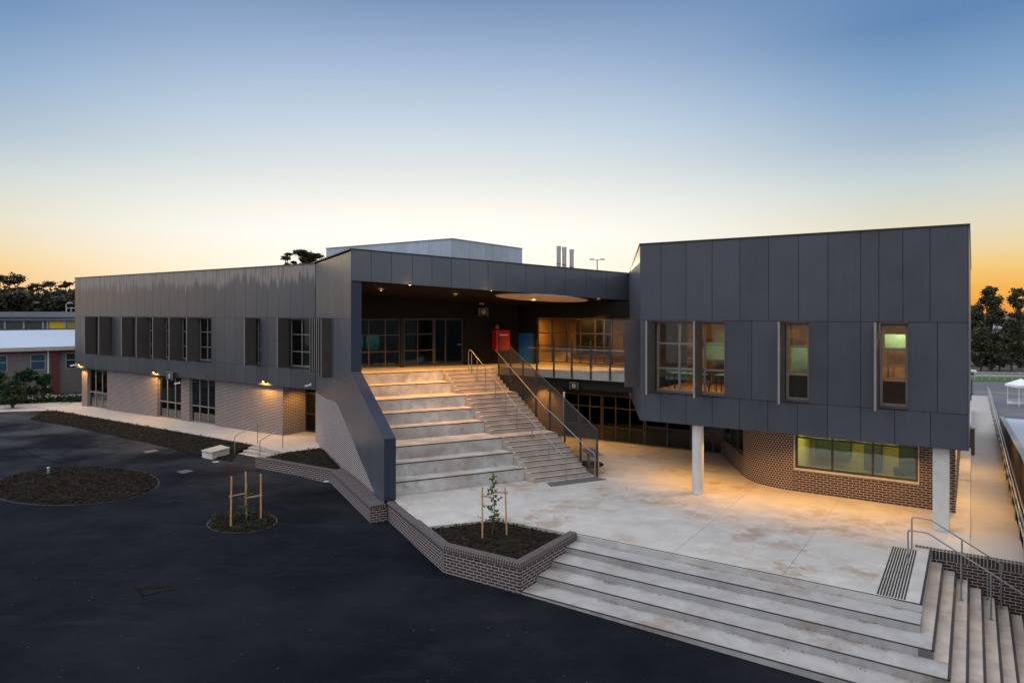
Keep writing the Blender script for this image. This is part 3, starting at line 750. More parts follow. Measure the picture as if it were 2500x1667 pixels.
# ---- portal fascia (slopes down to the right), soffit and roof over the deck
FL = 14.6; slope = -.0525
zf0 = lambda t: 8.10+slope*t; zf1 = lambda t: ZT+.08+(8.78-ZT-.08)/14.53*t
mb = MB(); fj = [on_line(px, J0, e) for px in (905.6, 955.4, 1006.4, 1054, 1101.5, 1147, 1191, 1234.6, 1283, 1330, 1380, 1430, 1480)]
panel_row(mb, J0, e, -n, -.0, FL, zf0, lambda t: zf1(t)-.05, fj); part(mb, 'fascia', m_cladf)
mb = MB(); mb.wb(J0, e, -n, 0, FL, -.3, 0, (zf0(0), zf0(FL)), (zf1(0)-.06, zf1(FL)-.06)); part(mb, 'fascia_wall', m_back)
mb = MB(); mb.wb(J0, e, -n, -.05, FL, -14, .06, (zf1(0)-.05, zf1(FL)-.05), (zf1(0), zf1(FL))); part(mb, 'roof', m_trim)
mb = MB(); q4 = [(.46, .301), (FL+1.5, .301), (FL+1.5, 11), (.46, 11)]; sfz = lambda t, d: 8.096+slope*t-.085*d
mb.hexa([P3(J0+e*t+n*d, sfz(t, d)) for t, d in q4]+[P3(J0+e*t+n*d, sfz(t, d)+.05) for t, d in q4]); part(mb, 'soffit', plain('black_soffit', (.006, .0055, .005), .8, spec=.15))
SLN = -.085                               # the roof also falls towards the back
SN = (Vector((e.x, e.y, slope))).cross(Vector((n.x, n.y, SLN))).normalized()
SP = Vector((J0.x, J0.y, 8.096))
def soff(px, py): return hit(px, py, SP, SN)
# pale disc painted for the sky-lit inside of a round roof opening
sA, sB = soff(1180+112/5.407, 660+352/5.407), soff(1180+1450/5.407, 660+368/5.407)
cc = (sA+sB)/2; hw = (sA-sB).length/2
mb = MB(); ring = []
for k in range(48):
    a = 2*math.pi*k/48; q = V2(cc.x, cc.y)+e*hw*math.cos(a)+n*1.25*math.sin(a); ring.append(P3(q, 8.096+slope*((q-J0).dot(e))-.085*((q-J0).dot(n))-.03))
mb.idx([p+Vector((0, 0, .026)) for p in ring]+ring, [tuple(range(48)), tuple(range(48, 96))]+[(i, (i+1) % 48, 48+(i+1) % 48, 48+i) for i in range(48)])
part(mb, 'oculus_disc', m_tan)
# ---- deck slab and walls behind it
GL = V2(-7.66, 34.4)                       # dark glazing wall, along e
CRN = V2(-.01, 38.1)+v*.5                       # corner with the lit glazing, which runs along r
AM = TH-(GL-FO).dot(e)+.01                 # inner face of the portal wall
BE0 = V2(-.72, 35.7); BE1 = BE0+r*7.6      # balcony edge
mb = MB(); mb.prism([EN(EL, 7.24), EN(6.9, 7.24), BE0, BE1, BE1+v*4, CRN+v*4, GL+e*AM+n*6, GL+e*AM], DECK-.40, DECK); part(mb, 'deck', concrete('deck_concrete', (.42, .40, .375), (.25, .22, .18), .3))
mb = MB(); mb.prism([EN(-.3, 7.4), EN(6.4, 7.4), BE0+r*.3+v*.25, BE1+v*.3, BE1+v*4, CRN+v*4, GL+e*AM+n*6, GL+e*AM], DECK-.9, DECK-.401); part(mb, 'deck_underside', m_back)
tg = lambda px: on_line(px, GL, e)
TG1 = (CRN-GL).dot(e)
gl_a = [860+x/7.84 for x in (160, 320, 640, 920, 985, 1258, 1570, 1790, 2130)]
gt = [tg(x) for x in gl_a]
mb = MB(); mb.wb(GL, e, -n, AM, TG1, -.25, 0, ZH, 8.6); mb.wb(GL, e, -n, gt[8], TG1, -.25, 0, DECK, ZH); mb.wb(GL, e, -n, AM, gt[0]-.6, -.25, 0, DECK, ZH)
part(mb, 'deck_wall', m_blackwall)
window(GL, e, -n, gt[0]-.6, gt[3], DECK+.02, ZH-.02, [gt[1], gt[2]], [4.72, 5.57], rec=.06, fr=.055, fm=m_bframe, gm=m_glassk, reveal=False)
mb = MB(); mb.wb(GL, e, -n, gt[3], gt[4], -.2, .05, DECK, ZH); part(mb, 'mullion_post', m_back)
window(GL, e, -n, gt[4], gt[6], DECK+.02, ZH-.02, [gt[5]], [4.75, 5.6], rec=.06, fr=.055, fm=m_bframe, gm=m_glassk, reveal=False)
dr = window(GL, e, -n, gt[6], gt[8], DECK+.02, ZH-.02, [gt[7]], [], rec=.05, fr=.07, fm=m_dframe, gm=m_glassk, reveal=False, name='double_door')
mb = MB(); mb.wb(GL, e, -n, gt[8]-.36, gt[8]-.14, -.04, .03, 5.0, 5.03); mb.build('handle', m_steel, dr)
mb = MB(); mb.wb(GL, e, -n, AM, TG1+2, -7.2, -7, DECK, 8); part(mb, 'inner_wall', m_dark)
# lit glazing along r
tr2 = lambda px: on_line(px, CRN, r)
zx = lambda x: 1180+x/5.407
lt = [tr2(zx(x)) for x in (705, 900, 1090, 1275, 1470, 1590, 1690, 2040)]
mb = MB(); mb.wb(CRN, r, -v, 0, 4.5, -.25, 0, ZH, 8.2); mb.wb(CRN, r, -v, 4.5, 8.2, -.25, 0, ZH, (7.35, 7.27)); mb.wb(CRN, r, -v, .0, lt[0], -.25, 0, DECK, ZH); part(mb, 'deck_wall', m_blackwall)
window(CRN, r, -v, lt[0], lt[7], DECK+.10, ZH-.02, lt[1:7], [4.92, 5.62], rec=.05, fr=.06, fm=m_dframe, gm=m_glass, reveal=False)
hall = thing('hall_lights', 'strip of warm ceiling lights inside the lit glazed hall off the deck', 'ceiling light', P3(CRN+r*4+v*3, 6.3))
mb = MB(); mb.wb(CRN, r, -v, -.3, 8.4, -6.2, -6, DECK, 7); mb.wb(CRN, r, -v, -.2, .0, -6, -.25, DECK, 7); mb.wb(CRN, r, -v, 8.2, 8.4, -6, -.25, DECK, 7); part(mb, 'hall_wall', m_hall)
mb = MB(); mb.wb(CRN, r, -v, 0, 8.2, -6, -.25, DECK, DECK+.03); part(mb, 'hall_floor', m_floor)
mb = MB(); mb.wb(CRN, r, -v, 0, 8.2, -6, -.25, 6.6, 6.7); part(mb, 'hall_ceiling', m_dark)
mb = MB(); mb.wb(CRN, r, -v, lt[2], lt[5]-.1, -1.3, -1.15, DECK+.55, 6.58); part(mb, 'hall_partition', m_blackwall)
mb = MB(); mb.wb(CRN, r, -v, 6.1, 7.9, -5.9, -5.85, DECK+.4, 6.2); mb.build('bright_window', emit('mint_window', (.35, .85, .62), .9), bd)  # glowing sheet in place of the hall's lit far window
mb = MB()
for k in range(3): mb.wb(CRN, r, -v, 1+k*2.4, 1.9+k*2.4, -2.2, -2.0, 6.57, 6.598)
mb.build('light_tray', m_panel, hall)
for k in range(3): area(hall, P3(CRN+r*(1.4+k*2.5)+v*(1.6 if k != 1 else .7), 6.5), (150, 60, 110)[k], .9, .3, (1, .52, .12))
# ---- undercroft walls
LG = V2(2.79, 37.2)
mb = MB(); mb.wb(LG, -e, -n, 0, 6, -.2, 0, 0, DECK-.9); part(mb, 'brick_wall', m_brick)
mb = MB(); mb.wb(LG, r, -v, 0, 9, -.2, 0, 2.42, DECK-.88); part(mb, 'undercroft_wall', m_back)
window(LG, r, -v, 0.05, 2.3, .02, 2.4, [.9, 1.6], [.75, 1.75], rec=.05, fr=.06, fm=m_dframe, gm=m_glassk, reveal=False, name='window')
window(LG, r, -v, 2.32, 4.7, .02, 2.4, [.8+2.3, 3.9], [.75, 1.75], rec=.05, fr=.06, fm=m_dframe, gm=m_glassk, reveal=False, name='window')
window(LG, r, -v, 4.72, 9, .02, 2.4, [5.9, 7.1, 8.2], [.95], rec=.05, fr=.06, fm=m_dframe, gm=m_glassk, reveal=False, name='window')
mb = MB(); mb.wb(LG, r, -v, 0, 9.2, -4.2, -4, 0, 3); mb.wb(LG, v, -r, .21, 4, -.15, -.02, 0, 3); part(mb, 'inner_wall', plain('undercroft_dim', (.02, .022, .02), .9))
# ---- right box
tB = lambda px: on_line(px, B0, r); TB = 10.49
c3 = lambda x: 1500+x/2.306
wB = [(tB(c3(228)), tB(c3(625))), (tB(c3(960)), tB(c3(1098))), (tB(c3(1490)), tB(c3(1655)))]
ob = -v
bk = MB(); bk.wb(B0, r, ob, 0, TB, -.3, 0, ZH, ZT-.02); bk.wb(B0, r, ob, 0, TB, -.3, 0, Z0+.03, ZS)
for a, b in gaps(0, TB, wB): bk.wb(B0, r, ob, a, b, -.3, 0, ZS, ZH)
bk.wb(B0, w, V2(-w.y, w.x), .3, 12, -.3, -.0, Z0+.03, (ZT-.03, 8.5)); bk.wb(B0+r*TB, v, r, .301, 26, -.3, 0, Z0+.03, ZT-.02)
part(bk, 'box_wall', m_back)
mb = MB(); panel_row(mb, B0, r, ob, .0, TB, ZH, ZT-.05, [tB(c3(x)) for x in (265, 405, 552, 708, 870, 1037, 1203, 1388, 1490, 1625, 1778)])
panel_row(mb, B0, r, ob, .0, TB, Z0, ZS, [tB(c3(x)) for x in (263, 405, 552, 705, 865, 1031, 1201, 1388, 1578, 1780)])
for a, b in gaps(0, TB, [(x[0]-.05, x[1]) for x in wB]): panel_row(mb, B0, r, ob, a, b, ZS, ZH, [tB(c3(x)) for x in (775, 1203, 1388, 1820)])
part(mb, 'cladding', m_clad)
mb = MB(); ol = V2(-w.y, w.x)
for k in range(10):
    a, b = k*1.2, k*1.2+1.19; zt_ = lambda t: ZT-.05-.89*t/12
    mb.wb(B0, w, ol, a+.02*(k == 0), b, .0, .03, ZH+.008, (zt_(a), zt_(b))); mb.wb(B0, w, ol, a+.02*(k == 0), b, .0, .03, ZS+.008, ZH-.008); mb.wb(B0, w, ol, a+.02*(k == 0), b, 0, .03, Z0, ZS-.008)
part(mb, 'return_cladding', m_cladf); mb = MB()
for k in range(20): mb.wb(B0+r*TB, v, r, k*1.3-.02*(k == 0), k*1.3+1.285, .0, .03, Z0, ZT-.05)
part(mb, 'side_cladding', m_cladf)
mb = MB(); q = [B0-v*.06-r*.04, B0+r*(TB+.06)-v*.06, B0+r*(TB+.06)+v*26, B0+w*12+ol*.05]
zr_ = lambda p: ZT-.05-max(0, (V2(p[0], p[1])-B0).dot(w))*.0; 
mb.idx([P3(q[0], ZT-.05), P3(q[1], ZT-.05), P3(q[2], ZT-.05), P3(q[3], 8.45), P3(q[0], ZT), P3(q[1], ZT), P3(q[2], ZT), P3(q[3], 8.5)],
       [(0, 3, 2, 1), (4, 5, 6, 7), (0, 1, 5, 4), (1, 2, 6, 5), (2, 3, 7, 6), (3, 0, 4, 7)]); part(mb, 'roof', m_trim)
mb = MB(); mb.prism([B0, B0+r*TB, B0+r*TB+v*26, B0+w*12], Z0, Z0+.03); part(mb, 'soffit', plain('dark_soffit', (.05, .048, .046), .7))
mb = MB(); mb.wb(B0, e, -n, -.62, -.02, .15, .2, ZS+.12, ZH+.0)
q = B0+w*.35; mb = MB(); mb.wb(q, V2(-1, .02).normalized(), V2(0, -1), .0, .62, 0, .05, ZS+.16, ZH-.02); part(mb, 'shade_fin', m_fin)
# windows of the right box
A1, A2 = wB[0]; am = tB(c3(492))
trb = [4.62, 5.56]
window(B0, r, ob, A1, am-.05, ZS+.07, ZH-.04, [A1+(am-A1)*.5], trb, rec=.16, fin=.74, fin_t=.06, gm=m_glass, fr=.075)
window(B0, r, ob, am, A2, ZS+.07, ZH-.04, [], trb, rec=.16, fin=.74, fin_t=.06, gm=m_glass, fr=.075)
for a, b in wB[1:]: window(B0, r, ob, a, b, ZS+.07, ZH-.04, [], trb, rec=.16, fin=.74, fin_t=.06, gm=m_glass, fr=.075)
# rooms behind
mb = MB(); RW = 5.0
mb.wb(B0, r, ob, .05, TB-.35, -RW-.2, -RW, ZS, 7.0); mb.wb(B0, r, ob, 4.2, 4.35, -RW, -.31, ZS, 7.0); mb.wb(B0, r, ob, 7.1, 7.25, -RW, -.31, ZS, 7.0)
mb.wb(B0, w, V2(-w.y, w.x), .36, 5.2, -.40, -.32, ZS, 7.0); part(mb, 'classroom_wall', m_room)
mb = MB(); mb.wb(B0, r, ob, .05, TB-.35, -RW, -.31, ZS-.25, ZS-.02); part(mb, 'classroom_floor', m_floor)
mb = MB(); mb.wb(B0, r, ob, .05, TB-.35, -RW, -.31, 6.9, 7.0); part(mb, 'classroom_ceiling', m_dark)
mb = MB()
for a, b, z0, z1 in ((1.3, 2.5, 5.0, 6.0), (2.8, 3.9, 4.9, 5.7)): mb.wb(B0, r, ob, a, b, -RW, -RW+.03, z0, z1)
mb.wb(B0, r, ob, 5.0, 6.4, -RW, -RW+.03, 4.4, 5.4); part(mb, 'pinboard', plain('sage_pinboard', (.30, .42, .33), .7, .4, 1.5))
rl = thing('classroom_lights', 'warm ceiling light trays inside the upper rooms of the right dark box', 'ceiling light', P3(B0+r*5+v*2.5, 6.8))
mb = MB()
for a in (2.2, 5.6, 8.8): mb.wb(B0, r, ob, a-.6, a+.6, -1.1, -.9, 6.87, 6.898)
mb.build('light_tray', m_panel, rl)
for a, pw_ in ((2.2, 190), (5.6, 200), (8.8, 230)): area(rl, P3(B0+r*a+v*.95, 6.8), pw_, 1.2, .5, (1, .60, .17))
# ---- brick ground floor of the right box
Fb0 = B0+v*2.73
fb_t = lambda px: on_line(px, Fb0, r)
X1 = fb_t(2333); XC = fb_t(1936)
wL = (fb_t(1500+1015/2.306), fb_t(1500+1712/2.306)); ZW0, ZW1 = .86, 2.33
mb = MB()
mb.wb(Fb0, r, ob, wL[1], X1, -.23, 0, -.3, Z0-.002); mb.wb(Fb0, r, ob, wL[0], wL[1], -.23, 0, -.3, ZW0); mb.wb(Fb0, r, ob, wL[0], wL[1], -.23, 0, ZW1, Z0-.002)
mb.wb(Fb0, r, ob, XC, wL[0], -.23, 0, -.3, Z0-.002)
mb.wb(Fb0+r*X1, v, r, .23, 22, -.23, 0, -1.5, Z0-.002)
part(mb, 'brick_wall', m_brick)
# curved corner
pS = Fb0+r*XC; d0, d1 = u, w
R_ = 2.5; ang = math.acos(max(-1, min(1, d0.dot(d1)))); no = v            # centre lies inside
cen = pS+no*R_; pts = []; M_ = 20
for k in range(M_+1):
    a = ang*k/M_; q = cen+(pS-cen)*math.cos(a)+u*R_*math.sin(a); pts.append(q)
mb = MB(); s_ = 0
for k in range(M_):
    a, b = pts[k], pts[k+1]; ln = (b-a).length
    mb.face([P3(a, -.3), P3(b, -.3), P3(b, Z0-.002), P3(a, Z0-.002)], uv=[(s_, -.3), (s_+ln, -.3), (s_+ln, Z0), (s_, Z0)], smooth=True); s_ += ln
part(mb, 'curved_brick_wall', m_brickc, recalc=False)
pE = pts[-1]; dE = (pts[-1]-pts[-2]).normalized(); oE = V2(-dE.y, dE.x)
mb = MB(); mb.wb(pE, dE, oE, 0, 5.2, -.2, 0, -.3, .82); mb.wb(pE, dE, oE, 4.1, 5.2, -.2, .0, .82, Z0-.002); part(mb, 'brick_wall', m_brick)
mb = MB(); q = pE+dE*5.2; mb.wb(q, V2(-.93, .36), V2(-.36, -.93), 0, 2.2, -.2, 0, -.3, Z0-.002); part(mb, 'brick_wall', m_brick)
window(pE, dE, oE, .02, 4.1, .83, Z0-.03, [1.4, 2.75], [], rec=.08, fr=.06, fm=m_dframe, gm=m_glassd, reveal=False)
lw_ = window(Fb0, r, ob, wL[0], wL[1], ZW0, ZW1, [wL[0]+(wL[1]-wL[0])*.32, wL[0]+(wL[1]-wL[0])*.65], [2.03], rec=.10, fr=.075, fm=m_dframe, gm=m_glass, reveal=True, finmat=m_conc)
mb = MB(); mb.wb(Fb0, r, ob, wL[0]-.2, X1-.5, -3.6, -3.4, 0, 2.55); mb.wb(Fb0, r, ob, X1-.7, X1-.5, -3.4, -.25, 0, 2.55); mb.wb(Fb0, r, ob, wL[0]-.2, wL[0]-.05, -3.4, -.25, 0, 2.55); part(mb, 'office_wall', m_roomy)
mb = MB(); mb.wb(Fb0, r, ob, wL[0]-.2, X1-.5, -3.4, -.25, .0, .02); part(mb, 'office_floor', plain('olive_carpet', (.10, .12, .06), .9))
mb = MB(); 
for a, b, z0, z1 in ((.2, 1.5, .85, 1.9), (2.0, 2.6, .5, 2.1), (3.2, 3.9, .6, 2.2)): mb.wb(Fb0, r, ob, wL[0]+a, wL[0]+b, -3.39, -2.9, z0, z1)
part(mb, 'office_shelving', plain('green_grey_cabinet', (.05, .085, .07), .6, .3, 1))
ol_ = thing('office_lights', 'bright yellow ceiling light tray inside the ground floor room of the right box', 'ceiling light', P3(Fb0+r*(wL[0]+2)+v*1.6, 2.4))
mb = MB(); mb.wb(Fb0, r, ob, wL[0]+.15, wL[1]-.1, -.52, -.42, 2.24, 2.28); mb.build('light_tray', emit('lime_tube', (.9, .85, .16), 2.5), ol_)
for a in (.9, 2.6): area(ol_, P3(Fb0+r*(wL[0]+a)+v*1.5, 2.38), 34, 1.2, .4, (1, .92, .35))
# columns
for p_, sq, lab in ((at_z(1704, 1204), False, 'c'), (at_z(2298, 1291), True, 'c')):
    mb = MB()
    if sq: mb.box((p_.x, p_.y, 0), .44, .44, Z0-.002, r)
    else: mb.cyl((p_.x, p_.y, 0), .21, Z0-.002, 32)
    part(mb, 'column', m_col, bevel=.012 if sq else 0)
# door-blocking dark base behind the deck so no sky shows through
mb = MB(); mb.wb(GL, e, -n, AM, 18, -13, -12.8, 0, 8.2); part(mb, 'rear_wall', m_back)

# ------------------------------------------------------------------ balustrade of the balcony
bl = thing('balcony_balustrade', 'glass-panelled balustrade with dark posts and thin steel rail on the balcony edge', 'balustrade', P3(BE0, DECK))
zb_ = [tr_b for tr_b in (on_line(zx(x), BE0, r) for x in (710, 935, 1172, 1422, 1676))]
for a in zb_:
    mb = MB(); mb.wb(BE0, r, -v, a-.04, a+.04, .002, .062, DECK-.36, DECK+1.5); mb.build('post', m_rail, bl)
mb = MB(); mb.wb(BE0, r, -v, zb_[0]-.5, zb_[-1]+1.2, .0, .04, DECK+1.02, DECK+1.07); mb.build('top_rail', m_steel, bl)
mb = MB(); mb.wb(BE0, r, -v, zb_[0]-.5, zb_[-1]+1.2, .02, .03, DECK+.06, DECK+1.0); mb.build('glass_panel', glass('rail_glass', (.9, .93, .92), .02), bl)

# ------------------------------------------------------------------ lamps
def downlight(p, power, lab, ang=125, group='downlights in the deck soffit', rad=.07, col=(1, .47, .09), aim=(0, 0, -1)):
    t = thing('downlight', lab, 'downlight', p, group)
    mb = MB(); mb.cyl((p[0], p[1], p[2]-.012), rad, .012, 16); mb.build('lens', m_warm, t)
    mb = MB(); mb.tube([(p[0], p[1], p[2]-.016), (p[0], p[1], p[2])], [rad+.022, rad+.022], 16, cap=False); mb.build('trim_ring', m_dframe, t)
    spot(t, (p[0], p[1], p[2]-.03), power, ang, col, aim); return t
for (px, py), lab in (((930.4, 706.4), 'leftmost glowing downlight in the black deck soffit'), ((1001, 692.9), 'glowing downlight close behind the fascia, second from the left'),
                      ((1111.8, 718.6), 'glowing downlight deep in the soffit above the double door'), ((1198.6, 707), 'glowing downlight close behind the fascia left of the pale oculus disc'),
                      ((1302.9, 730.7), 'glowing downlight at the near edge of the pale oculus disc'), ((1461, 729.6), 'glowing downlight at the far right end of the soffit beside the box')):
    p = soff(px, py)
    downlight(p+Vector((0, 0, -.045)), 1050, lab, 86, col=(1, .43, .07), aim=(n.x*.2, n.y*.2, -1))
for a, o_ in ((.7, 2.3), (3.0, 1.05), (5.6, 1.25), (8.3, 1.5)):
    p = B0+r*a+v*o_; downlight(P3(p, Z0-.002), 330, 'recessed warm downlight in the underside of the right dark box', 128, 'downlights under the right box')
for a in (1.6, 4.0):
    p = LG+r*a-v*1.3; downlight(P3(p, DECK-.93), 170, 'recessed warm downlight under the balcony slab', 150, 'downlights under the balcony')
p = LG-e*1.2-n*.5; downlight(P3(p, DECK-.93), 520, 'warm downlight under the deck washing the brick wall behind the stairs', 120, 'downlights under the balcony')
p = Wb+u*(brR-1.0)+v*.7; downlight(P3(p, Z0-.004), 200, 'warm downlight in the soffit of the wing entry recess', 150, None)
def wall_lamp(O, d, out, t, z, power, lab, group):
    c = O+d*t+out*.031; loc = P3(c, z); tg_ = thing('wall_lamp', lab, 'wall lamp', loc, group)
    mb = MB(); 
    for k in range(9):
        pass
    m = 14; vs = [P3(c+out*.02, z+.10)]
    for i in range(1, 5):
        for k in range(m+1):
            a = math.pi*k/m; rr = .16*math.sin(i/4*math.pi/2); q = c+d*(-rr*math.cos(a))+out*(rr*math.sin(a)); vs.append(P3(q, z+.10*math.cos(i/4*math.pi/2)))
    fs = [(0, 1+k, 2+k) for k in range(m)]
    for i in range(3):
        for k in range(m): q = 1+i*(m+1)+k; fs.append((q, q+m+1, q+m+2, q+1))
    mb.idx(vs, fs, True); mb.build('hood', m_dframe, tg_)
    mb = MB(); mb.wb(c, d, out, -.04, .04, .03, .09, z+.03, z+.045); mb.build('lens', m_lens, tg_)
    spot(tg_, P3(c+out*.22, z+.04), power*.95, 156, (1, .50, .09), (0, 0, -1), .25, .04)
for px, py, lab in ((197, 893, 'dark hooded wall lamp glowing at the far left end of the wing'), (380, 911, 'dark hooded wall lamp glowing above the glazed door of the wing'),
                    (648, 934, 'dark hooded wall lamp glowing above the brick wall near the entry recess')):
    t = on_line(px, Wc, u); t = min(t, TW-.3); Y = (Wc+u*t).y
    wall_lamp(Wc, u, ow, t, zat(py, Y)+.06, 300, lab, 'hooded wall lamps along the wing')
cW = B0+r*TB
wall_lamp(Fb0+r*X1, v, r, 1.6, 2.2, 280, 'dark hooded wall lamp on the brick side wall above the side path', 'lamps on the side path')
wall_lamp(Fb0+r*X1, v, r, 9, 2.2, 280, 'second dark hooded lamp farther along the brick side wall', 'lamps on the side path')

q = Fb0+r*(X1+.32)+v*14; ou = thing('outdoor_unit', 'dark outdoor unit with a pale top cover standing against the wall of the side path', 'outdoor unit', P3(q, -.3))
mb = MB(); mb.box(P3(q, -.31), .5, .8, 1.25, r); mb.build('casing', m_chair, ou, bevel=.02)
mb = MB(); mb.prism([q+r*x+v*y for x, y in ((-.28, -.44), (.34, -.44), (.34, .44), (-.28, .44))], .945, lambda p: 1.22-.35*max(0, (V2(p[0], p[1])-q).dot(r)+.28)); mb.build('cover', m_galv, ou, bevel=.02)
# ------------------------------------------------------------------ fittings on the walls
def camera_unit(O, d, out, t, z, lab, s=1.0, group='white security cameras'):
    c = O+d*t+out*.031; g_ = thing('security_camera', lab, 'security camera', P3(c, z), group)
    mb = MB(); mb.wb(c, d, out, -.06*s, .06*s, 0, .03, z-.09*s, z+.09*s); mb.build('mount', m_white, g_)
    mb = MB(); a = P3(c+out*.03, z); b = P3(c+out*.16*s-d*.02, z-.03); mb.tube([a, b], .022*s); mb.build('arm', m_white, g_)
    mb = MB(); b0 = P3(c+out*.16*s, z-.02); dv = P3(d*.22*s+out*.16*s, -.06*s); mb.tube([b0-dv*.3, b0+dv], .05*s, 12); mb.build('body', m_white, g_)
    mb = MB(); q = b0+dv; mb.tube([q, q+dv.normalized()*.012], .035*s, 12); mb.build('lens', m_back, g_)
camera_unit(Wc, u, ow, .35, zat(943, 36), 'white security camera at the inner corner of the wing', .8)
camera_unit(Wc, u, ow, TW-.2, zat(893, 50.8), 'white security camera at the far left corner of the wing', 1.0)
camera_unit(Wc, u, ow, tw(440), zat(936, (Wc+u*tw(440)).y)+.05, 'white security camera over the brick pier between the wing windows', .8)
def speaker(c, d, out, z, lab, s=.5):
    g_ = thing('loudspeaker', lab, 'loudspeaker', P3(c, z), 'wall loudspeakers')
    mb = MB(); mb.wb(c, d, out, -s/2, s/2, .05, .30, z-s*.38, z+s*.38); mb.build('cabinet', plain('grey_box', (.035, .035, .038), .5), g_, bevel=.01)
    mb = MB(); mb.wb(c, d, out, -s/2-.02, -s/2, .25, .31, z-s*.42, z+s*.42); mb.wb(c, d, out, -s/2, s/2, .25, .31, z+s*.38, z+s*.42); mb.wb(c, d, out, s/2, s/2+.02, .25, .31, z-s*.42, z+s*.42); mb.wb(c, d, out, -.05, .05, 0, .06, z-.1, z+.1); mb.build('bracket', m_galv, g_)
    mb = MB(); q = c+out*.301; mb.tube([P3(q, z), P3(q+out*.012, z)], [s*.24, s*.24], 20); mb.build('cone', plain('pale_cone', (.5, .46, .40), .6), g_)
    mb = MB(); q = c+out*.313; mb.tube([P3(q, z), P3(q+out*.012, z)], [s*.09, s*.09], 16); mb.build('dust_cap', m_back, g_)
t = tw(424); speaker(Wc+u*t, -u, ow, zat(917, (Wc+u*t).y), 'grey loudspeaker on a white bracket above the glazed door of the wing', .62)
t = tg(1175); q = GL+e*t; speaker(q, e, -n, zat(762, q.y), 'grey loudspeaker high on the black wall behind the deck', .5)
q = BE0+r*on_line(1401, BE0, r); speaker(q+v*.3, r, -v, zat(942, q.y), 'grey loudspeaker below the balcony slab over the undercroft', .42)
t = tg(1171); camera_unit(GL, e, -n, t, zat(740, (GL+e*t).y), 'white security camera above the loudspeaker on the black deck wall', .7)
# red cabinet and blue board
ta, tb2 = tg(1211), tg(1244); q = GL+e*ta; ym = (GL+e*(ta+tb2)/2).y
cb = thing('red_cabinet', 'bright red wall cabinet with white lettering on the black deck wall', 'cabinet', P3(GL+e*ta, 4.6))
zc0, zc1 = zat(853.5, ym), zat(805, ym)
mb = MB(); mb.wb(GL, e, -n, ta-.25, tb2-.25, .02, .58, zc0, zc1); mb.build('cabinet_body', m_red, cb, bevel=.015)
mb = MB(); wdt = tb2-ta
xs = np.linspace(ta-.25+wdt*.25, tb2-.25-wdt*.2, 10)
for i, x in enumerate(xs): mb.wb(GL, e, -n, x, x+wdt*.048, .581, .585, zc1-.30+.012*(i % 3 == 1), zc1-.235-.01*(i % 4 == 2))
mb.build('lettering', m_white, cb)
sb = thing('alarm_beacon', 'red alarm beacon on the black wall just above the red cabinet', 'alarm beacon', P3(GL+e*(ta+.05), zc1+.03))
mb = MB(); q = GL+e*(ta+.02)+(-n)*.13; mb.cyl((q.x, q.y, zc1+.06), .12, .16, 20, .10); mb.cyl((q.x, q.y, zc1+.22), .10, .07, 20, .03); mb.build('beacon_dome', plain('pink_red_lens', (.62, .10, .09), .3), sb)
mb = MB(); mb.wb(GL, e, -n, ta-.08, ta+.12, 0, .1, zc1+.06, zc1+.24); mb.build('beacon_base', m_red, sb)
b0_, b1_ = tr2(1263), tr2(1303); bo = thing('blue_board', 'tall plain blue board with grey edging left of the lit glazing', 'board', P3(CRN+r*b0_, DECK))
mb = MB(); mb.wb(CRN, r, -v, b0_, b1_, .03, .07, DECK+.02, 5.56); mb.build('board_face', m_blue, bo)
mb = MB(); mb.wb(CRN, r, -v, b0_-.06, b0_, .01, .09, DECK+.01, 5.6); mb.wb(CRN, r, -v, b1_, b1_+.06, .01, .09, DECK+.01, 5.6); mb.wb(CRN, r, -v, b0_, b1_, .01, .09, 5.56, 5.6); mb.build('board_frame', m_rail, bo)
mb = MB(); mb.wb(CRN, r, -v, b0_+.05, b0_+.11, .071, .075, 5.44, 5.52); mb.build('sticker', m_white, bo)

# ------------------------------------------------------------------ furniture behind the windows
def table(c, lab, mtop, d=r, sx=1.5, sy=.75, h=.74, group='tables inside the lit rooms'):
    t = thing('table', lab, 'table', c, group)
    mb = MB(); mb.box((c[0], c[1], c[2]+h-.03), sx, sy, .03, d); mb.build('tabletop', mtop, t)
    o = V2(-d.y, d.x)
    for i in (-1, 1):
        for j in (-1, 1):
            q = V2(c[0], c[1])+d*(i*(sx/2-.06))+o*(j*(sy/2-.06)); mb = MB(); mb.cyl((q.x, q.y, c[2]), .022, h-.03, 8); mb.build('leg', m_rail, t)
def chair(c, lab, d=r, group='chairs inside the lit rooms'):
    t = thing('chair', lab, 'chair', c, group); o = V2(-d.y, d.x)
    mb = MB(); mb.box((c[0], c[1], c[2]+.43), .42, .42, .03, d); mb.build('seat', m_chair, t, bevel=.01)
    q = V2(c[0], c[1])+o*.2; mb = MB(); mb.box((q.x, q.y, c[2]+.55), .40, .03, .38, d); mb.build('backrest', m_chair, t, bevel=.01)
    for i in (-1, 1):
        for j in (-1, 1):
            q = V2(c[0], c[1])+d*(i*.18)+o*(j*.18); mb = MB(); mb.cyl((q.x, q.y, c[2]), .014, .43 if j < 0 else .75, 6); mb.build('leg', m_galv, t)
fl_ = ZS-.02
table(P3(B0+r*1.5+v*1.15, fl_), 'teal topped table behind the double window of the right box', m_teal)
table(P3(B0+r*3.3+v*1.3, fl_), 'teal topped table behind the narrow pane right of the second shade fin', m_teal)
table(P3(B0+r*8.7+v*2.3, fl_), 'pale timber table behind the rightmost window of the right box', plain('pale_timber', (.55, .40, .2), .5))
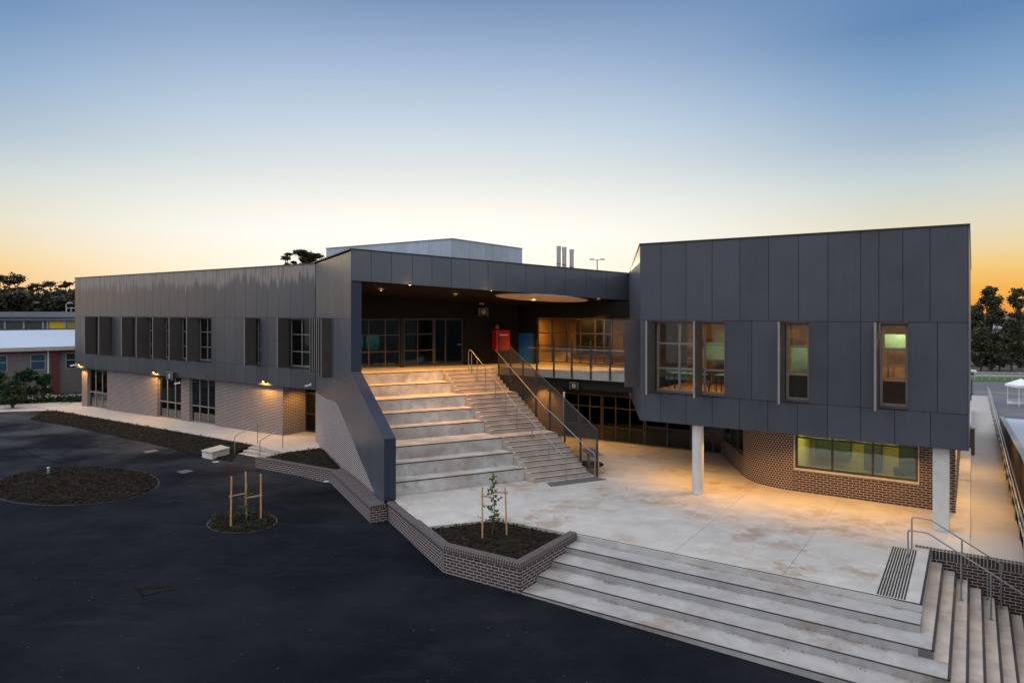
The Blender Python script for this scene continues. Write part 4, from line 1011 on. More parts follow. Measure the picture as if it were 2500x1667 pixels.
def cupboard(c, lab, sx, sy, h, m, d=r):
    t = thing('cupboard', lab, 'cupboard', c, 'cupboards inside the lit rooms'); o = V2(-d.y, d.x)
    mb = MB(); mb.box(c, sx, sy, h, d); mb.build('carcass', m, t); 
    for i in (-1, 1): mb = MB(); mb.wb(V2(c[0], c[1]), d, -o, i*sx/4-sx/4+.015, i*sx/4+sx/4-.015, sy/2+.001, sy/2+.02, c[2]+.06, c[2]+h-.03); mb.build('door', m, t)
cupboard(P3(B0+r*5.7+v*.85, fl_), 'dark low cupboard behind the bottom pane of the middle narrow window', 1.3, .45, .92, m_chair)
cupboard(P3(B0+r*8.5+v*.85, fl_), 'dark low cupboard behind the bottom pane of the rightmost window', 1.3, .45, .86, plain('brown_cupboard', (.05, .03, .015), .6))
cupboard(P3(B0+r*2.9+v*4.3, fl_), 'tall dark cupboard at the back of the room behind the double window', 1.0, .5, 1.9, plain('brown_cupboard', (.05, .03, .015), .6))
for a, o_, z0, z1, wd, lab in ((5.75, 1.25, 4.62, 5.5, 1.1, 'pale mint whiteboard on a stand behind the middle narrow window'), (1.9, 3.4, 4.8, 5.5, 1.0, 'pale mint whiteboard on a stand deep behind the double window'), (8.6, 1.6, 5.55, 6.0, .9, 'small pale whiteboard on a stand behind the rightmost window')):
    g_ = thing('whiteboard', lab, 'whiteboard', P3(B0+r*a+v*o_, fl_), 'whiteboards inside the lit rooms'); c_ = B0+v*o_
    mb = MB(); mb.wb(c_, r, ob, a-wd/2, a+wd/2, 0, .03, z0, z1); mb.build('board', plain('mint_board', (.12, .30, .46), .35, .35, 1.5), g_)
    for i in (-1, 1): mb = MB(); mb.wb(c_, r, ob, a+i*wd*.4-.02, a+i*wd*.4+.02, -.05, -.005, fl_, z1); mb.build('stand', m_rail, g_)
chair(P3(B0+r*2.2+v*.95, fl_), 'dark chair close behind the mullion of the double window')
chair(P3(B0+r*3.4+v*2.2, fl_), 'dark chair behind the teal table right of the second shade fin')
table(P3(Fb0+r*(wL[0]+1.2)+v*.8, .02), 'grey green desk just inside the ground floor window, left part', plain('sage_desk', (.12, .2, .17), .5), sx=1.7)
table(P3(Fb0+r*(wL[0]+3.2)+v*.9, .02), 'grey green desk just inside the ground floor window, right part', plain('sage_desk', (.12, .2, .17), .5), sx=1.5)
chair(P3(Fb0+r*(wL[0]+3.3)+v*1.7, .02), 'dark chair at the right desk behind the ground floor window')
# made-up teal panels standing in for reflections in the dark deck glazing
for k, (x0, x1) in enumerate(((862, 897), (904, 938))):
    a, b = tg(x0), tg(x1); mb = MB(); m = 28; vs = []
    for i in range(m):
        q = 2*math.pi*i/m; cx_ = (abs(math.cos(q))**.6)*math.copysign(1, math.cos(q)); sy_ = (abs(math.sin(q))**.6)*math.copysign(1, math.sin(q))
        p_ = GL+e*((a+b)/2+(b-a)/2*cx_)+n*.9; vs.append(P3(p_, 5.17+.42*sy_))
    mb.idx(vs+[p_+Vector((n.x*.06, n.y*.06, 0)) for p_ in vs], [tuple(range(m)), tuple(range(m, 2*m))]+[(i, (i+1) % m, m+(i+1) % m, m+i) for i in range(m)])
    g_ = thing('reflection_panel', ('rounded teal stand-in for a reflection behind the leftmost pane of the dark deck glazing', 'wider rounded teal stand-in for a reflection behind the second pane of the dark deck glazing')[k], 'screen', P3(GL+e*(a+b)/2+n*.9, DECK), 'teal reflection stand-ins behind the deck glazing')
    mb.build('panel', plain('teal_reflection', (.10, .36, .36), .8), g_)
    mb = MB(); mb.cyl(P3(GL+e*(a+b)/2+n*.93, DECK), .03, .9, 8); mb.build('stand', m_rail, g_)
    area(g_, P3(GL+e*(a+b)/2+n*.45, 6.2), 12, .5, .3, (.8, 1, .95))  # added unseen lamp, only brightens the teal panel

# ------------------------------------------------------------------ wing walkway, steps, beds
def prism_thing(poly, z0, z1, name, m, kind='structure', **k):
    mb = MB(); mb.prism(poly, z0, z1); return tag(mb.build(name, m, **k), kind=kind)
we = lambda t, off: Wc+u*t-v*off
q2, q3 = at_z(699, 1104, -.2), at_z(783, 1093.7, -.2)
TL = 2.28
wk = [we(TW+3.5, 1.9), we(TL, 2.25), we(-.25, 2.75), V2(q2.x, q2.y), V2(q3.x, q3.y), FO+n*(FT-.1)+e*.05, Wc+v*2.5, Wc+u*(TW+.6)+v*2.5, Wc+u*(TW+3.5)+v*0]
zwk = lambda p: -.2-.006*max(0, (V2(p[0], p[1])-Wc).dot(u))
mb = MB(); mb.prism(wk, lambda p: -1.3, zwk); tag(mb.build('walkway', m_walk), kind='structure')
es = thing('entry_steps', 'four short pale concrete steps up to the wing walkway', 'steps', P3(we(1, 3), -.65))
for k in range(1, 4):
    mb = MB(); o0 = 2.25+.30*(k-1)+(.0); mb.wb(Wc, u, ow, -.28, TL, o0-.2*(k == 1)*0, o0+.30, -1.2, -.2-.115*k); mb.build('tread', m_step, es, bevel=.008)
mb = MB(); mb.prism([we(TL+1.1, 3.15), we(-.3, 3.15), we(-.3, 4.35), we(TL+.9, 4.2)], -1.2, -.575); mb.build('landing', m_step, es)
for t, lab in ((TL-.05, 'stainless handrail on the left side of the entry steps'), (.15, 'stainless handrail on the right side of the entry steps by the garden wall')):
    pz_ = lambda o, z: P3(we(t, o), z)
    pts = smooth_corner([pz_(3.35, -.57), pz_(3.35, .38), pz_(3.2, .42), pz_(2.1, .78), pz_(1.6, .78)], .1)
    rail('entry_handrail', lab, pts, [(pz_(2.0, -.21), pz_(2.0, .76))], pz_(3.35, -.57))
def blades(poly, zf_, cnt, hgt, mat_, name, parent=None, spread=.06, wd=.012):
    xs = [p[0] for p in poly]; ys = [p[1] for p in poly]; mb = MB(); c = 0; tries = 0
    def inside(x, y):
        ok = False; j = len(poly)-1
        for i in range(len(poly)):
            xi, yi, xj, yj = poly[i][0], poly[i][1], poly[j][0], poly[j][1]
            if (yi > y) != (yj > y) and x < (xj-xi)*(y-yi)/(yj-yi)+xi: ok = not ok
            j = i
        return ok
    pts = []
    while c < cnt and tries < cnt*20:
        tries += 1; x = random.uniform(min(xs), max(xs)); y = random.uniform(min(ys), max(ys))
        if inside(x, y): pts.append((x, y)); c += 1
    return pts, inside
def mulch(poly, zf_, name, dens, weeds, amp=.05, mound=0, weedh=.12, chips=True):
    """soil sheet with a rough surface, bark chips and small weeds"""
    bm = bmesh.new(); vs = [bm.verts.new((p[0], p[1], 0)) for p in poly]; bm.faces.new(vs); bmesh.ops.triangulate(bm, faces=bm.faces[:])
    for _ in range(8):
        lg = [e_ for e_ in bm.edges if e_.calc_length() > .22]
        if not lg: break
        bmesh.ops.subdivide_edges(bm, edges=lg, cuts=1); bmesh.ops.triangulate(bm, faces=bm.faces[:])
    bnd = {q.index for q in bm.verts if q.is_boundary}
    bm.verts.index_update()
    for q in bm.verts:
        z = zf_(q.co); q.co.z = z+(0 if q.is_boundary else random.uniform(-.01, amp)+mound)
    me = bpy.data.meshes.new(name); c = sum((Vector((p[0], p[1], 0)) for p in poly), Vector())/len(poly); c.z = zf_(c)
    for q in bm.verts: q.co -= c
    bm.normal_update()
    for f_ in bm.faces:
        if f_.normal.z < 0: f_.normal_flip()
    bm.to_mesh(me); bm.free(); me.materials.append(m_mulch)
    o = bpy.data.objects.new(name, me); COL.objects.link(o); o.location = c; ORG[o.name] = c; tag(o, kind='stuff')
    areaP = abs(sum(poly[i][0]*poly[(i+1) % len(poly)][1]-poly[(i+1) % len(poly)][0]*poly[i][1] for i in range(len(poly))))/2
    pts, ins = blades(poly, zf_, int(areaP*dens), 0, None, '')
    mb = MB()
    for x, y in pts:
        s = random.uniform(.02, .06); a = random.uniform(0, 6.28); z = zf_(Vector((x, y, 0)))+mound+random.uniform(.01, amp+.02)
        d = Vector((math.cos(a), math.sin(a), random.uniform(-.4, .4)))*s; q = Vector((-math.sin(a), math.cos(a), random.uniform(-.5, .5)))*s*random.uniform(.25, .6); p = Vector((x, y, z))
        mb.face([p-d-q, p+d-q, p+d+q, p-d+q])
    if mb.v: mb.build('bark_chips', m_chip, o, recalc=False)
    pts, ins = blades(poly, zf_, int(areaP*weeds), 0, None, '')
    mb = MB()
    for x, y in pts:
        for _ in range(random.randint(4, 9)):
            a = random.uniform(0, 6.28); h = weedh*random.uniform(.4, 1.3); l = weedh*random.uniform(.3, 1.0); z = zf_(Vector((x, y, 0)))+mound
            b = Vector((x+random.uniform(-.04, .04), y+random.uniform(-.04, .04), z)); t = b+Vector((math.cos(a)*l, math.sin(a)*l, h)); s = Vector((-math.sin(a), math.cos(a), 0))*random.uniform(.006, .016)
            m_ = (b+t)/2+Vector((0, 0, h*.25)); mb.face([b-s*.4, b+s*.4, m_+s, m_-s]); mb.face([m_-s, m_+s, t])
    if mb.v: mb.build('weeds', m_leafs, o, recalc=False)
    return o
XY = lambda p: V2(p.x, p.y)
bed = [XY(at_z(112, 1002.8, -.42)), we(TW-2, 1.94), we(20, 2.0), we(10, 2.12), we(TL+.02, 2.27), we(TL+.02, 3.14), XY(at_g(566, 1127)), XY(at_g(494, 1113)), XY(at_g(400, 1090)), XY(at_g(300, 1068)), XY(at_g(241, 1055)), XY(at_g(150, 1037)), XY(at_g(100, 1030)), XY(at_g(72.7, 1023.6))]
def bedz(p):
    q = V2(p[0], p[1]); o = -(q-Wc).dot(v); t = (q-Wc).dot(u); top = -.2-.006*t-.03; g = ground_z(p[0])+.02
    s = min(1, max(0, (o-2.2)/1.3)); return top*(1-s)+g*s
mulch(bed, bedz, 'mulch_bed', 60, 5)
tri = [g0+V2(.05, .26), V2(q2.x, q2.y)-V2(0, .03), V2(q3.x, q3.y)-V2(0, .03), FO+n*(FT-2.4)-e*.02, V2(bq1.x, bq1.y)+s_b*.56+n*.02, g1+n*.26]
mulch(tri, lambda p: -.2, 'mulch_bed', 60, 7)
kk = lambda a, b, s: a+(b-a).normalized()*s
K1v, K2v = V2(K1.x, K1.y), V2(K2.x, K2.y)
mulch([PL+V2(.03, -.12), K1v+V2(.13, .24), K2v+V2(-.02, .31), K3+V2(-.27, -.02), PB+V2(0, -.02)], lambda p: -.055, 'mulch_bed', 130, 9, amp=.05, weedh=.09)
def ell(c, a, b, rot, m=40): return [V2(c[0]+a*math.cos(t)*math.cos(rot)-b*math.sin(t)*math.sin(rot), c[1]+a*math.cos(t)*math.sin(rot)+b*math.sin(t)*math.cos(rot)) for t in [2*math.pi*k/m for k in range(m)]]
def px_ring(cx, cy, rx, ry, tilt=0, m=40):
    out = []
    for k in range(m):
        t = -2*math.pi*k/m; x = rx*math.cos(t); y = ry*math.sin(t); out.append(XY(at_g(cx+x*math.cos(tilt)-y*math.sin(tilt), cy+x*math.sin(tilt)+y*math.cos(tilt))))
    return out
gz = lambda p: ground_z(p[0])+.006
ov1 = px_ring(180, 1187, 208, 46, -.045); mulch(ov1, gz, 'mulch_bed', 45, 3, amp=.05, mound=.02)
ov2 = px_ring(591, 1275.5, 85, 24.5, -.06); mulch(ov2, gz, 'mulch_bed', 60, 14, amp=.05, mound=.02, weedh=.16)
for ov in (ov1, ov2):
    mb = MB(); mb.sweep([(p[0], p[1]) for p in ov], [(-.03, -.72), (-.03, -.2), (.02, -.2), (.02, -.72)], closed=True)
    mb.v = [(x, y, ground_z(x)+(.012 if z > -.5 else -.05)) for x, y, z in mb.v]
    tag(mb.build('edging_strip', m_nose), ('thin dark steel edging around the large oval mulch bed', 'thin dark steel edging around the small round mulch bed with stakes')[ov is ov2], 'edging')
# small bed at the far left end of the wing
mulch([XY(at_g(x, y)) for x, y in ((132, 986), (199, 978), (199, 990), (160, 991))], gz, 'mulch_bed', 30, 3)
# flat dark round patch beside the stairs
pit = [V2(3.35+.72*math.cos(a), 30.3+.72*math.sin(a)) for a in [2*math.pi*k/32 for k in range(32)]]
mulch(pit, lambda p: .008, 'dark_disc', 40, 0, amp=.01)

# stakes and saplings
def leafquads(pts, size, jitter=.5, name='leaves', m=None, parent=None, aspect=.5, up=.3):
    k = len(pts); P = np.array(pts); a = np.random.normal(size=(k, 3)); a[:, 2] *= .7; a /= np.linalg.norm(a, axis=1)[:, None]
    b = np.random.normal(size=(k, 3)); b -= a*(a*b).sum(1)[:, None]; b /= np.linalg.norm(b, axis=1)[:, None]
    s = size*np.random.uniform(.6, 1.4, (k, 1)); a = a*s; b = b*s*aspect
    vs = np.stack([P-a, P-b, P+a, P+b], 1).reshape(-1, 3)
    o0 = np.array(ORG[parent.name]); me = bpy.data.meshes.new(name); me.vertices.add(4*k); me.loops.add(4*k); me.polygons.add(k)
    me.vertices.foreach_set('co', (vs-o0).ravel()); me.loops.foreach_set('vertex_index', np.arange(4*k)); me.polygons.foreach_set('loop_start', np.arange(0, 4*k, 4)); me.polygons.foreach_set('loop_total', np.full(k, 4))
    me.update(); me.materials.append(m); o = bpy.data.objects.new(name, me); COL.objects.link(o); o.parent = parent; ORG[o.name] = ORG[parent.name]; return o
def stake(p, top, lab, group, tie=None, lean=(0, 0)):
    t = thing('timber_stake', lab, 'timber stake', p, group)
    q = Vector((p[0]+lean[0], p[1]+lean[1], top)); mb = MB(); a = Vector(p)-Vector((0, 0, .15))
    s = .024; mb.hexa([a+Vector((x*s, y*s, 0)) for x, y in ((-1, -1), (1, -1), (1, 1), (-1, 1))]+[q+Vector((x*s, y*s, 0)) for x, y in ((-1, -1), (1, -1), (1, 1), (-1, 1))]); mb.build('post', m_timber, t, bevel=.004)
    if tie:
        mb = MB(); a, b = Vector(tie[0]), Vector(tie[1]); d = (b-a); sdv = Vector((0, 0, .022)); th = Vector((-d.y, d.x, 0)).normalized()*.004
        mb.hexa([a-sdv-th, b-sdv-th, b-sdv+th, a-sdv+th, a+sdv-th, b+sdv-th, b+sdv+th, a+sdv+th]); mb.box((a.x, a.y, a.z-.025), .07, .07, .05); mb.build('tie', m_tie, t)
S1 = lambda x, y: (1140+x/8.71, 1150+y/8.71)
def planter_sapling():
    zS = -.02; sp = at_z(*S1(540, 1330), zS); s1 = at_z(*S1(328, 1405), zS); s2 = at_z(*S1(848, 1340), zS)
    ht = lambda p, y: zat(S1(0, y)[1], p.y)
    stake(s1, ht(s1, 335), 'left timber stake beside the sapling in the brick planter', 'stakes in the brick planter', (P3(s1, ht(s1, 520)), P3(sp, ht(sp, 560))))
    stake(s2, ht(s2, 350), 'right timber stake beside the sapling in the brick planter', 'stakes in the brick planter', (P3(s2, ht(s2, 455)), P3(sp, ht(sp, 450))), (-.05, 0))
    t = thing('sapling', 'young leafy sapling tied between two stakes in the brick planter', 'sapling', sp)
    top = ht(sp, 90); mb = MB(); pts = [sp]; 
    for k in range(1, 8): f = k/7; pts.append(Vector((sp.x+.05*math.sin(f*5)+.06*f, sp.y, zS+(top-zS)*f)))
    mb.tube(pts, [.014*(1-.75*k/7) for k in range(8)], 6); L_ = []
    for k in range(40):
        f = random.uniform(.18, .97); b = pts[0].lerp(pts[-1], f); a = random.uniform(0, 6.28); l = random.uniform(.14, .50)*(1.1-f*.65); en = b+Vector((math.cos(a)*l, math.sin(a)*l*.8, random.uniform(.0, .2)))
        mb.tube([b, (b+en)/2+Vector((0, 0, .03)), en], [.005, .004, .002], 5)
        for _ in range(6): s = random.uniform(.25, 1.1); L_.append(tuple(b.lerp(en, s)+Vector((random.uniform(-.035, .035), random.uniform(-.035, .035), random.uniform(-.04, .04)))))
    mb.build('stem', m_bark, t); leafquads(L_, .048, m=m_leafy, parent=t, aspect=.55)
planter_sapling()
def yard_sapling():
    S2 = lambda x, y: (500+x/8.71, 1130+y/8.71)
    b1, b2, b3 = at_g(*S2(548, 1375)), at_g(*S2(880, 1185)), at_g(*S2(1190, 1210)); ht = lambda p, y: zat(S2(0, y)[1], p.y)
    sp = b2+Vector((.05, -.18, 0))
    stake(b1, ht(b1, 290), 'left timber stake in the small round bed of the asphalt yard', 'stakes in the small round bed', (P3(b1, ht(b1, 705)), P3(sp, ht(sp, 640))), (.03, 0))
    stake(b2, ht(b2, 185), 'middle timber stake in the small round bed, wrapped by a climbing stem', 'stakes in the small round bed', None, (-.02, 0))
    stake(b3, ht(b3, 230), 'right timber stake in the small round bed of the asphalt yard', 'stakes in the small round bed', (P3(b3, ht(b3, 685)), P3(sp, ht(sp, 740))))
    t = thing('sapling', 'thin dark green sapling between three stakes in the small round bed', 'sapling', sp)
    mb = MB(); top = ht(sp, 300); pts = [Vector((sp.x+.06*math.sin(k*1.1), sp.y, sp.z+(top-sp.z)*k/9)) for k in range(10)]; mb.tube(pts, [.011*(1-.06*k) for k in range(10)], 6); L_ = []
    for k in range(34):
        f = random.uniform(.15, .8); b = pts[int(f*9)]; a = random.uniform(0, 6.28); l = random.uniform(.08, .34); en = b+Vector((math.cos(a)*l, math.sin(a)*l, random.uniform(-.05, .15))); mb.tube([b, en], [.004, .002], 4)
        for _ in range(12): L_.append(tuple(b.lerp(en, random.uniform(.2, 1.1))+Vector(np.random.normal(0, .03, 3))))
    mb.build('stem', plain('pale_stem', (.30, .26, .10), .8), t); leafquads(L_, .035, m=m_leafs, parent=t, aspect=.35)
yard_sapling()

# small things on the yard
def cover(poly_px, lab, m, th=.012):
    if th > .01:
        P_ = [XY(at_g(x, y)) for x, y in poly_px]; c_ = sum(P_, V2(0, 0))/4; g_ = thing('pit_cover', lab, 'pit cover', P3(c_, ground_z(c_.x)), 'pit covers in the asphalt yard')
        mb = MB(); mb.prism([c_+(p-c_)*.9 for p in P_], lambda p: ground_z(p[0])-.05, lambda p: ground_z(p[0])+th); mb.build('lid', m, g_)
        mb = MB()
        for a, b in zip(P_, P_[1:]+P_[:1]): mb.prism([c_+(a-c_), c_+(b-c_), c_+(b-c_)*.92, c_+(a-c_)*.92], lambda p: ground_z(p[0])-.05, lambda p: ground_z(p[0])+th-.003)
        mb.build('frame', plain('cast_iron', (.05, .045, .04), .7), g_); return
    mb = MB(); mb.prism([XY(at_g(x, y)) for x, y in poly_px], lambda p: ground_z(p[0])-.05, lambda p: ground_z(p[0])+th)
    tag(mb.build('pit_cover', m), lab, 'pit cover', 'pit covers in the asphalt yard')
c5 = lambda x, y: (x/2.541, 1050+y/2.541)
cover([c5(885, 132), c5(960, 121), c5(988, 128), c5(905, 143)], 'sandy rectangular pit cover beside the long mulch bed', plain('sandy_concrete', (.17, .12, .085), .8, .4))
cover([c5(1090, 258), c5(1160, 243), c5(1205, 255), c5(1130, 270)], 'grey square pit cover between the big oval bed and the entry steps', plain('grey_cover', (.07, .07, .072), .8, .4))
cover([c5(835, 968), c5(1030, 940), c5(1080, 985), c5(880, 1028)], 'worn dark patched cover alone in the foreground asphalt', plain('worn_patch', (.010, .0098, .011), .9, .7, 2.5, spec=.05), .006)
cover([c5(1310, 196), c5(1350, 190), c5(1368, 198), c5(1325, 203)], 'small pale cover at the asphalt edge left of the entry steps', plain('pale_cover', (.3, .29, .28), .8))
bc = thing('concrete_bench', 'low pale concrete block bench standing at the front of the long mulch bed', 'bench', at_g(520, 1112))
cb_ = [at_g(x, y) for x, y in ((493, 1116), (518, 1121.5), (560, 1110), (538, 1103))]
mb = MB(); mb.prism([XY(p) for p in cb_], -.75, at_g(520, 1112).z+.30); mb.build('bench_base', m_col, bc)
cen_ = sum((XY(p) for p in cb_), V2(0, 0))/4
mb = MB(); mb.prism([cen_+(XY(p)-cen_)*1.06 for p in cb_], at_g(520, 1112).z+.301, at_g(520, 1112).z+.37); mb.build('bench_slab', m_walk, bc, bevel=.01)
bp = at_g(118, 1158); bl_ = thing('bollard', 'small pale grey bollard standing at the back edge of the large oval bed', 'bollard', bp)
mb = MB(); mb.cyl((bp.x, bp.y, bp.z), .06, .30, 16); mb.build('bollard_body', m_galv, bl_); mb = MB(); mb.cyl((bp.x, bp.y, bp.z+.301), .07, .03, 16, .06); mb.build('cap', m_galv, bl_)
pp = at_g(796, 1177); mb = MB()
for k in range(5):
    a = k*1.3; mb.face([(pp.x-.12+.05*k, pp.y-.05, pp.z+.02), (pp.x+.05*k, pp.y-.07, pp.z+.03+.02*(k % 2)), (pp.x+.02+.04*k, pp.y+.05, pp.z+.06), (pp.x-.1+.04*k, pp.y+.04, pp.z+.02)])
tag(mb.build('paper_scrap', m_white, recalc=False), 'crumpled white paper scrap on the asphalt at the end of the garden wall', 'litter')
# slatted metal bench beside the stairs
bb = at_z(1459, 1155.5); ms_ = thing('slatted_table', 'slatted aluminium outdoor table on a T leg beside the black round patch', 'table', bb)
for k in range(4):
    mb = MB(); q = XY(bb)+V2(.95, .3).normalized()*(-.20+.135*k); mb.wb(q, V2(-.2, .98), V2(.98, .2), -.1, 1.5, -.055, .055, .735, .765); mb.build('slat', m_galv, ms_)
for o_ in (0, 1.2):
    q = XY(bb)+V2(-.2, .98)*o_
    mb = MB(); mb.box(P3(q, .03), .09, .09, .70, e); mb.box(P3(q, .70), .5, .07, .032, e); mb.box(P3(q, 0.001), .6, .09, .03, e); mb.build('leg', m_galv, ms_)

lit = thing('leaf_litter', None, None, (0, 15, -.7)); tag(lit, kind='stuff'); L_ = []      # fallen leaves blown over the yard and the steps
for _ in range(900):
    x = random.uniform(-24, 4); y = random.uniform(8, 34)
    if (V2(x, y)-A0).dot(v) < -3.3 or x < -9: L_.append((x, y, ground_z(x)+.012))
for k in range(1, 5):
    for _ in range(26): q = A0+r*random.uniform(-8.8, 0)+v*(-TR*k+TR-abs(random.gauss(0, .10))-.02); L_.append((q.x, q.y, -RS*k+.008))
pA = np.array(L_); kk_ = len(pA); th_ = np.random.uniform(0, 6.28, kk_); s_ = np.random.uniform(.012, .034, kk_); c_, d_ = np.cos(th_)*s_, np.sin(th_)*s_
mb = MB()
for i in range(kk_):
    x, y, z = pA[i]; mb.face([(x-c_[i], y-d_[i], z), (x+d_[i]*.5, y-c_[i]*.5, z+.006), (x+c_[i], y+d_[i], z+.002), (x-d_[i]*.5, y+c_[i]*.5, z+.008)])
mb.build('leaves', plain('dry_leaf', (.06, .045, .028), .8, .6, 9), lit, recalc=False)
# ------------------------------------------------------------------ right edge: rails, neighbour, road
hr = thing('path_guardrail', 'pale galvanised double guardrail along the right edge of the side path', 'guardrail', P3(pa+r*pw, 0))
pzf = lambda s: -1.1*s/55
for k, (o_, z) in enumerate(((.0, .95), (.02, .5), (.14, .75))):
    mb = MB(); mb.tube([P3(pa+r*(pw-.03+o_)+v*s, pzf(s)+z) for s in (.05, 5, 10, 20, 35, 54)], .03, 8); mb.build('rail', m_galv, hr)
for s in np.arange(.1, 54, 2.4):
    mb = MB(); q = pa+r*(pw-.03)+v*s; mb.tube([P3(q, pzf(s)), P3(q, pzf(s)+.95)], .024, 6); mb.build('post', m_galv, hr)
sh = thing('low_neighbour_shed', 'long low shed with dark wall and pale blue metal roof beside the side path', 'shed', P3(pa+r*(pw+.4), -1.7))
wO = pa+r*(pw+.30)
zt2 = lambda s: 1.95-.064*s
mb = MB()
for a, b in ((-3, 4), (4, 8), (8, 14), (14, 22), (22, 32)): mb.wb(wO, v, r, a, b, 0, .2, -1.74, (zt2(a), zt2(b)))
mb.wb(wO-v*3, r, v, .201, 14, 0, .2, -1.74, zt2(-3)-.31); mb.build('wall', brick('brown_block', (.045, .036, .034), (.035, .03, .028), (.06, .05, .048), bw=.3, bh=.1), sh)
mb = MB()
for a, b in ((-3, 4), (4, 8), (8, 14), (14, 22), (22, 32)): mb.wb(wO, v, r, a, b, .201, 14, (zt2(a)-.3, zt2(b)-.3), (zt2(a)-.06, zt2(b)-.06))
mb.build('roof', m_metalroof, sh)
mb = MB()
for a, b in ((-3, 4), (4, 8), (8, 14), (14, 22), (22, 32)): mb.wb(wO, v, r, a, b, -.02, .22, (zt2(a)+.001, zt2(b)+.001), (zt2(a)+.05, zt2(b)+.05))
mb.build('capping', plain('grey_capping', (.22, .22, .23), .5), sh)
ZG = -1.7
def strip(y0, y1, name, m, z=.0, x0=2300, x1=2640):
    mb = MB(); mb.face([at_z(x, y, ZG)+Vector((0, 0, z)) for x, y in ((x0, y1), (x1, y1), (x1, y0), (x0, y0))]); tag(mb.build(name, m), kind='structure')
strip(931, 1040, 'car_park', plain('pale_asphalt', (.10, .105, .12), .7, .2, .3), .01)
strip(933.5, 952, 'road', plain('road_asphalt', (.085, .09, .105), .7, .15, .3), .016)
strip(920, 932, 'grass_verge', plain('mown_grass', (.035, .085, .012), .9, .4, 2), .05)
strip(912, 920, 'footpath', plain('grey_path', (.2, .2, .19), .8), .02)
mb = MB(); a, b = at_z(2330, 955, ZG), at_z(2640, 968, ZG); d = (b-a).normalized(); s = Vector((-d.y, d.x, 0))*.15
mb.face([a-s+Vector((0, 0, .03)), b-s+Vector((0, 0, .03)), b+s+Vector((0, 0, .03)), a+s+Vector((0, 0, .03))]); tag(mb.build('road_marking', plain('yellow_paint', (.42, .33, .10), .7)), kind='structure')
fc = thing('rail_fence', 'low white post and rail fence standing along the green verge', 'fence', at_z(2400, 926, ZG))
fa, fb = at_z(2325, 926, ZG), at_z(2640, 930, ZG)
for k in range(18):
    p = fa.lerp(fb, k/17); mb = MB(); mb.box((p.x, p.y, ZG), .10, .10, 1.0); mb.build('post', plain('weathered_post', (.35, .35, .33), .8), fc)
mb = MB()
for z in (.45, .9): mb.tube([fa+Vector((0, 0, z)), fb+Vector((0, 0, z))], .05, 6)
mb.build('rail', plain('weathered_white', (.45, .45, .43), .7), fc)
gp = at_z(2493, 990, ZG); gb = thing('gazebo', 'small white canopy gazebo standing in the car park at the right edge', 'gazebo', gp)
for i in (-1, 1):
    for j in (-1, 1): mb = MB(); mb.cyl((gp.x+i*.7, gp.y+j*.7, ZG), .03, 1.9, 8); mb.build('leg', m_white, gb)
mb = MB(); q = [(gp.x+i*.85, gp.y+j*.85, ZG+1.9) for i, j in ((-1, -1), (1, -1), (1, 1), (-1, 1))]; tp = (gp.x, gp.y, ZG+2.45)
for i in range(4): mb.face([q[i], q[(i+1) % 4], tp]); mb.face([q[i], q[(i+1) % 4], tuple(Vector(q[(i+1) % 4])-Vector((0, 0, .2))), tuple(Vector(q[i])-Vector((0, 0, .2)))])
mb.build('canopy', m_white, gb, recalc=False)
tp = at_z(2479, 986, ZG); tt = thing('storage_crate', 'small white crate on the ground beside the gazebo', 'crate', tp)
mb = MB(); mb.box((tp.x, tp.y, ZG), 1.1, .7, .35); mb.build('crate_box', m_white, tt, bevel=.03); mb = MB(); mb.box((tp.x, tp.y, ZG+.351), 1.16, .76, .06); mb.build('lid', m_galv, tt)
cp = at_z(2337, 916, ZG); cr = thing('parked_car', 'white car half hidden behind the right edge of the dark box', 'car', cp)
mb = MB(); mb.idx([(cp.x-2, cp.y-.85, ZG+.3), (cp.x+2.1, cp.y-.85, ZG+.3), (cp.x+2.1, cp.y+.85, ZG+.3), (cp.x-2, cp.y+.85, ZG+.3), (cp.x-2, cp.y-.85, ZG+.85), (cp.x+2.1, cp.y-.85, ZG+.75), (cp.x+2.1, cp.y+.85, ZG+.75), (cp.x-2, cp.y+.85, ZG+.85)], [(0, 3, 2, 1), (4, 5, 6, 7), (0, 1, 5, 4), (1, 2, 6, 5), (2, 3, 7, 6), (3, 0, 4, 7)]); mb.build('body', m_white, cr, bevel=.12)
mb = MB(); mb.hexa([(cp.x+x, cp.y+y, ZG+.8) for x, y in ((-1.7, -.75), (1.2, -.75), (1.2, .75), (-1.7, .75))]+[(cp.x+x, cp.y+y, ZG+1.42) for x, y in ((-1.2, -.6), (.4, -.6), (.4, .6), (-1.2, .6))]); mb.build('cabin', m_glassk, cr, bevel=.06)
for i in (-1.3, 1.35):
    for j in (-.86, .86): mb = MB(); mb.tube([(cp.x+i, cp.y+j-.1, ZG+.32), (cp.x+i, cp.y+j+.1, ZG+.32)], .32, 16); mb.build('wheel', m_chair, cr)
hp = at_d(2362, 800, 125); hs = thing('distant_house', 'pale gabled house roof showing between the trees at the right edge', 'house', (hp.x, hp.y, ZG))
zt3 = zat(785, 125)
mb = MB(); mb.box((hp.x, hp.y, ZG), 9, 8, zt3-1.2-ZG); mb.build('wall', plain('render_wall', (.3, .28, .26), .8), hs)
mb = MB(); x0, x1, y0, y1, zz = hp.x-5, hp.x+5, hp.y-4.5, hp.y+4.5, zt3-1.2
mb.idx([(x0, y0, zz), (x1, y0, zz), (x1, y1, zz), (x0, y1, zz), (hp.x, y0, zt3+.2), (hp.x, y1, zt3+.2)], [(0, 3, 5, 4), (1, 4, 5, 2), (0, 4, 1), (3, 2, 5), (0, 1, 2, 3)]); mb.build('roof', plain('pale_roof', (.5, .52, .56), .6), hs)

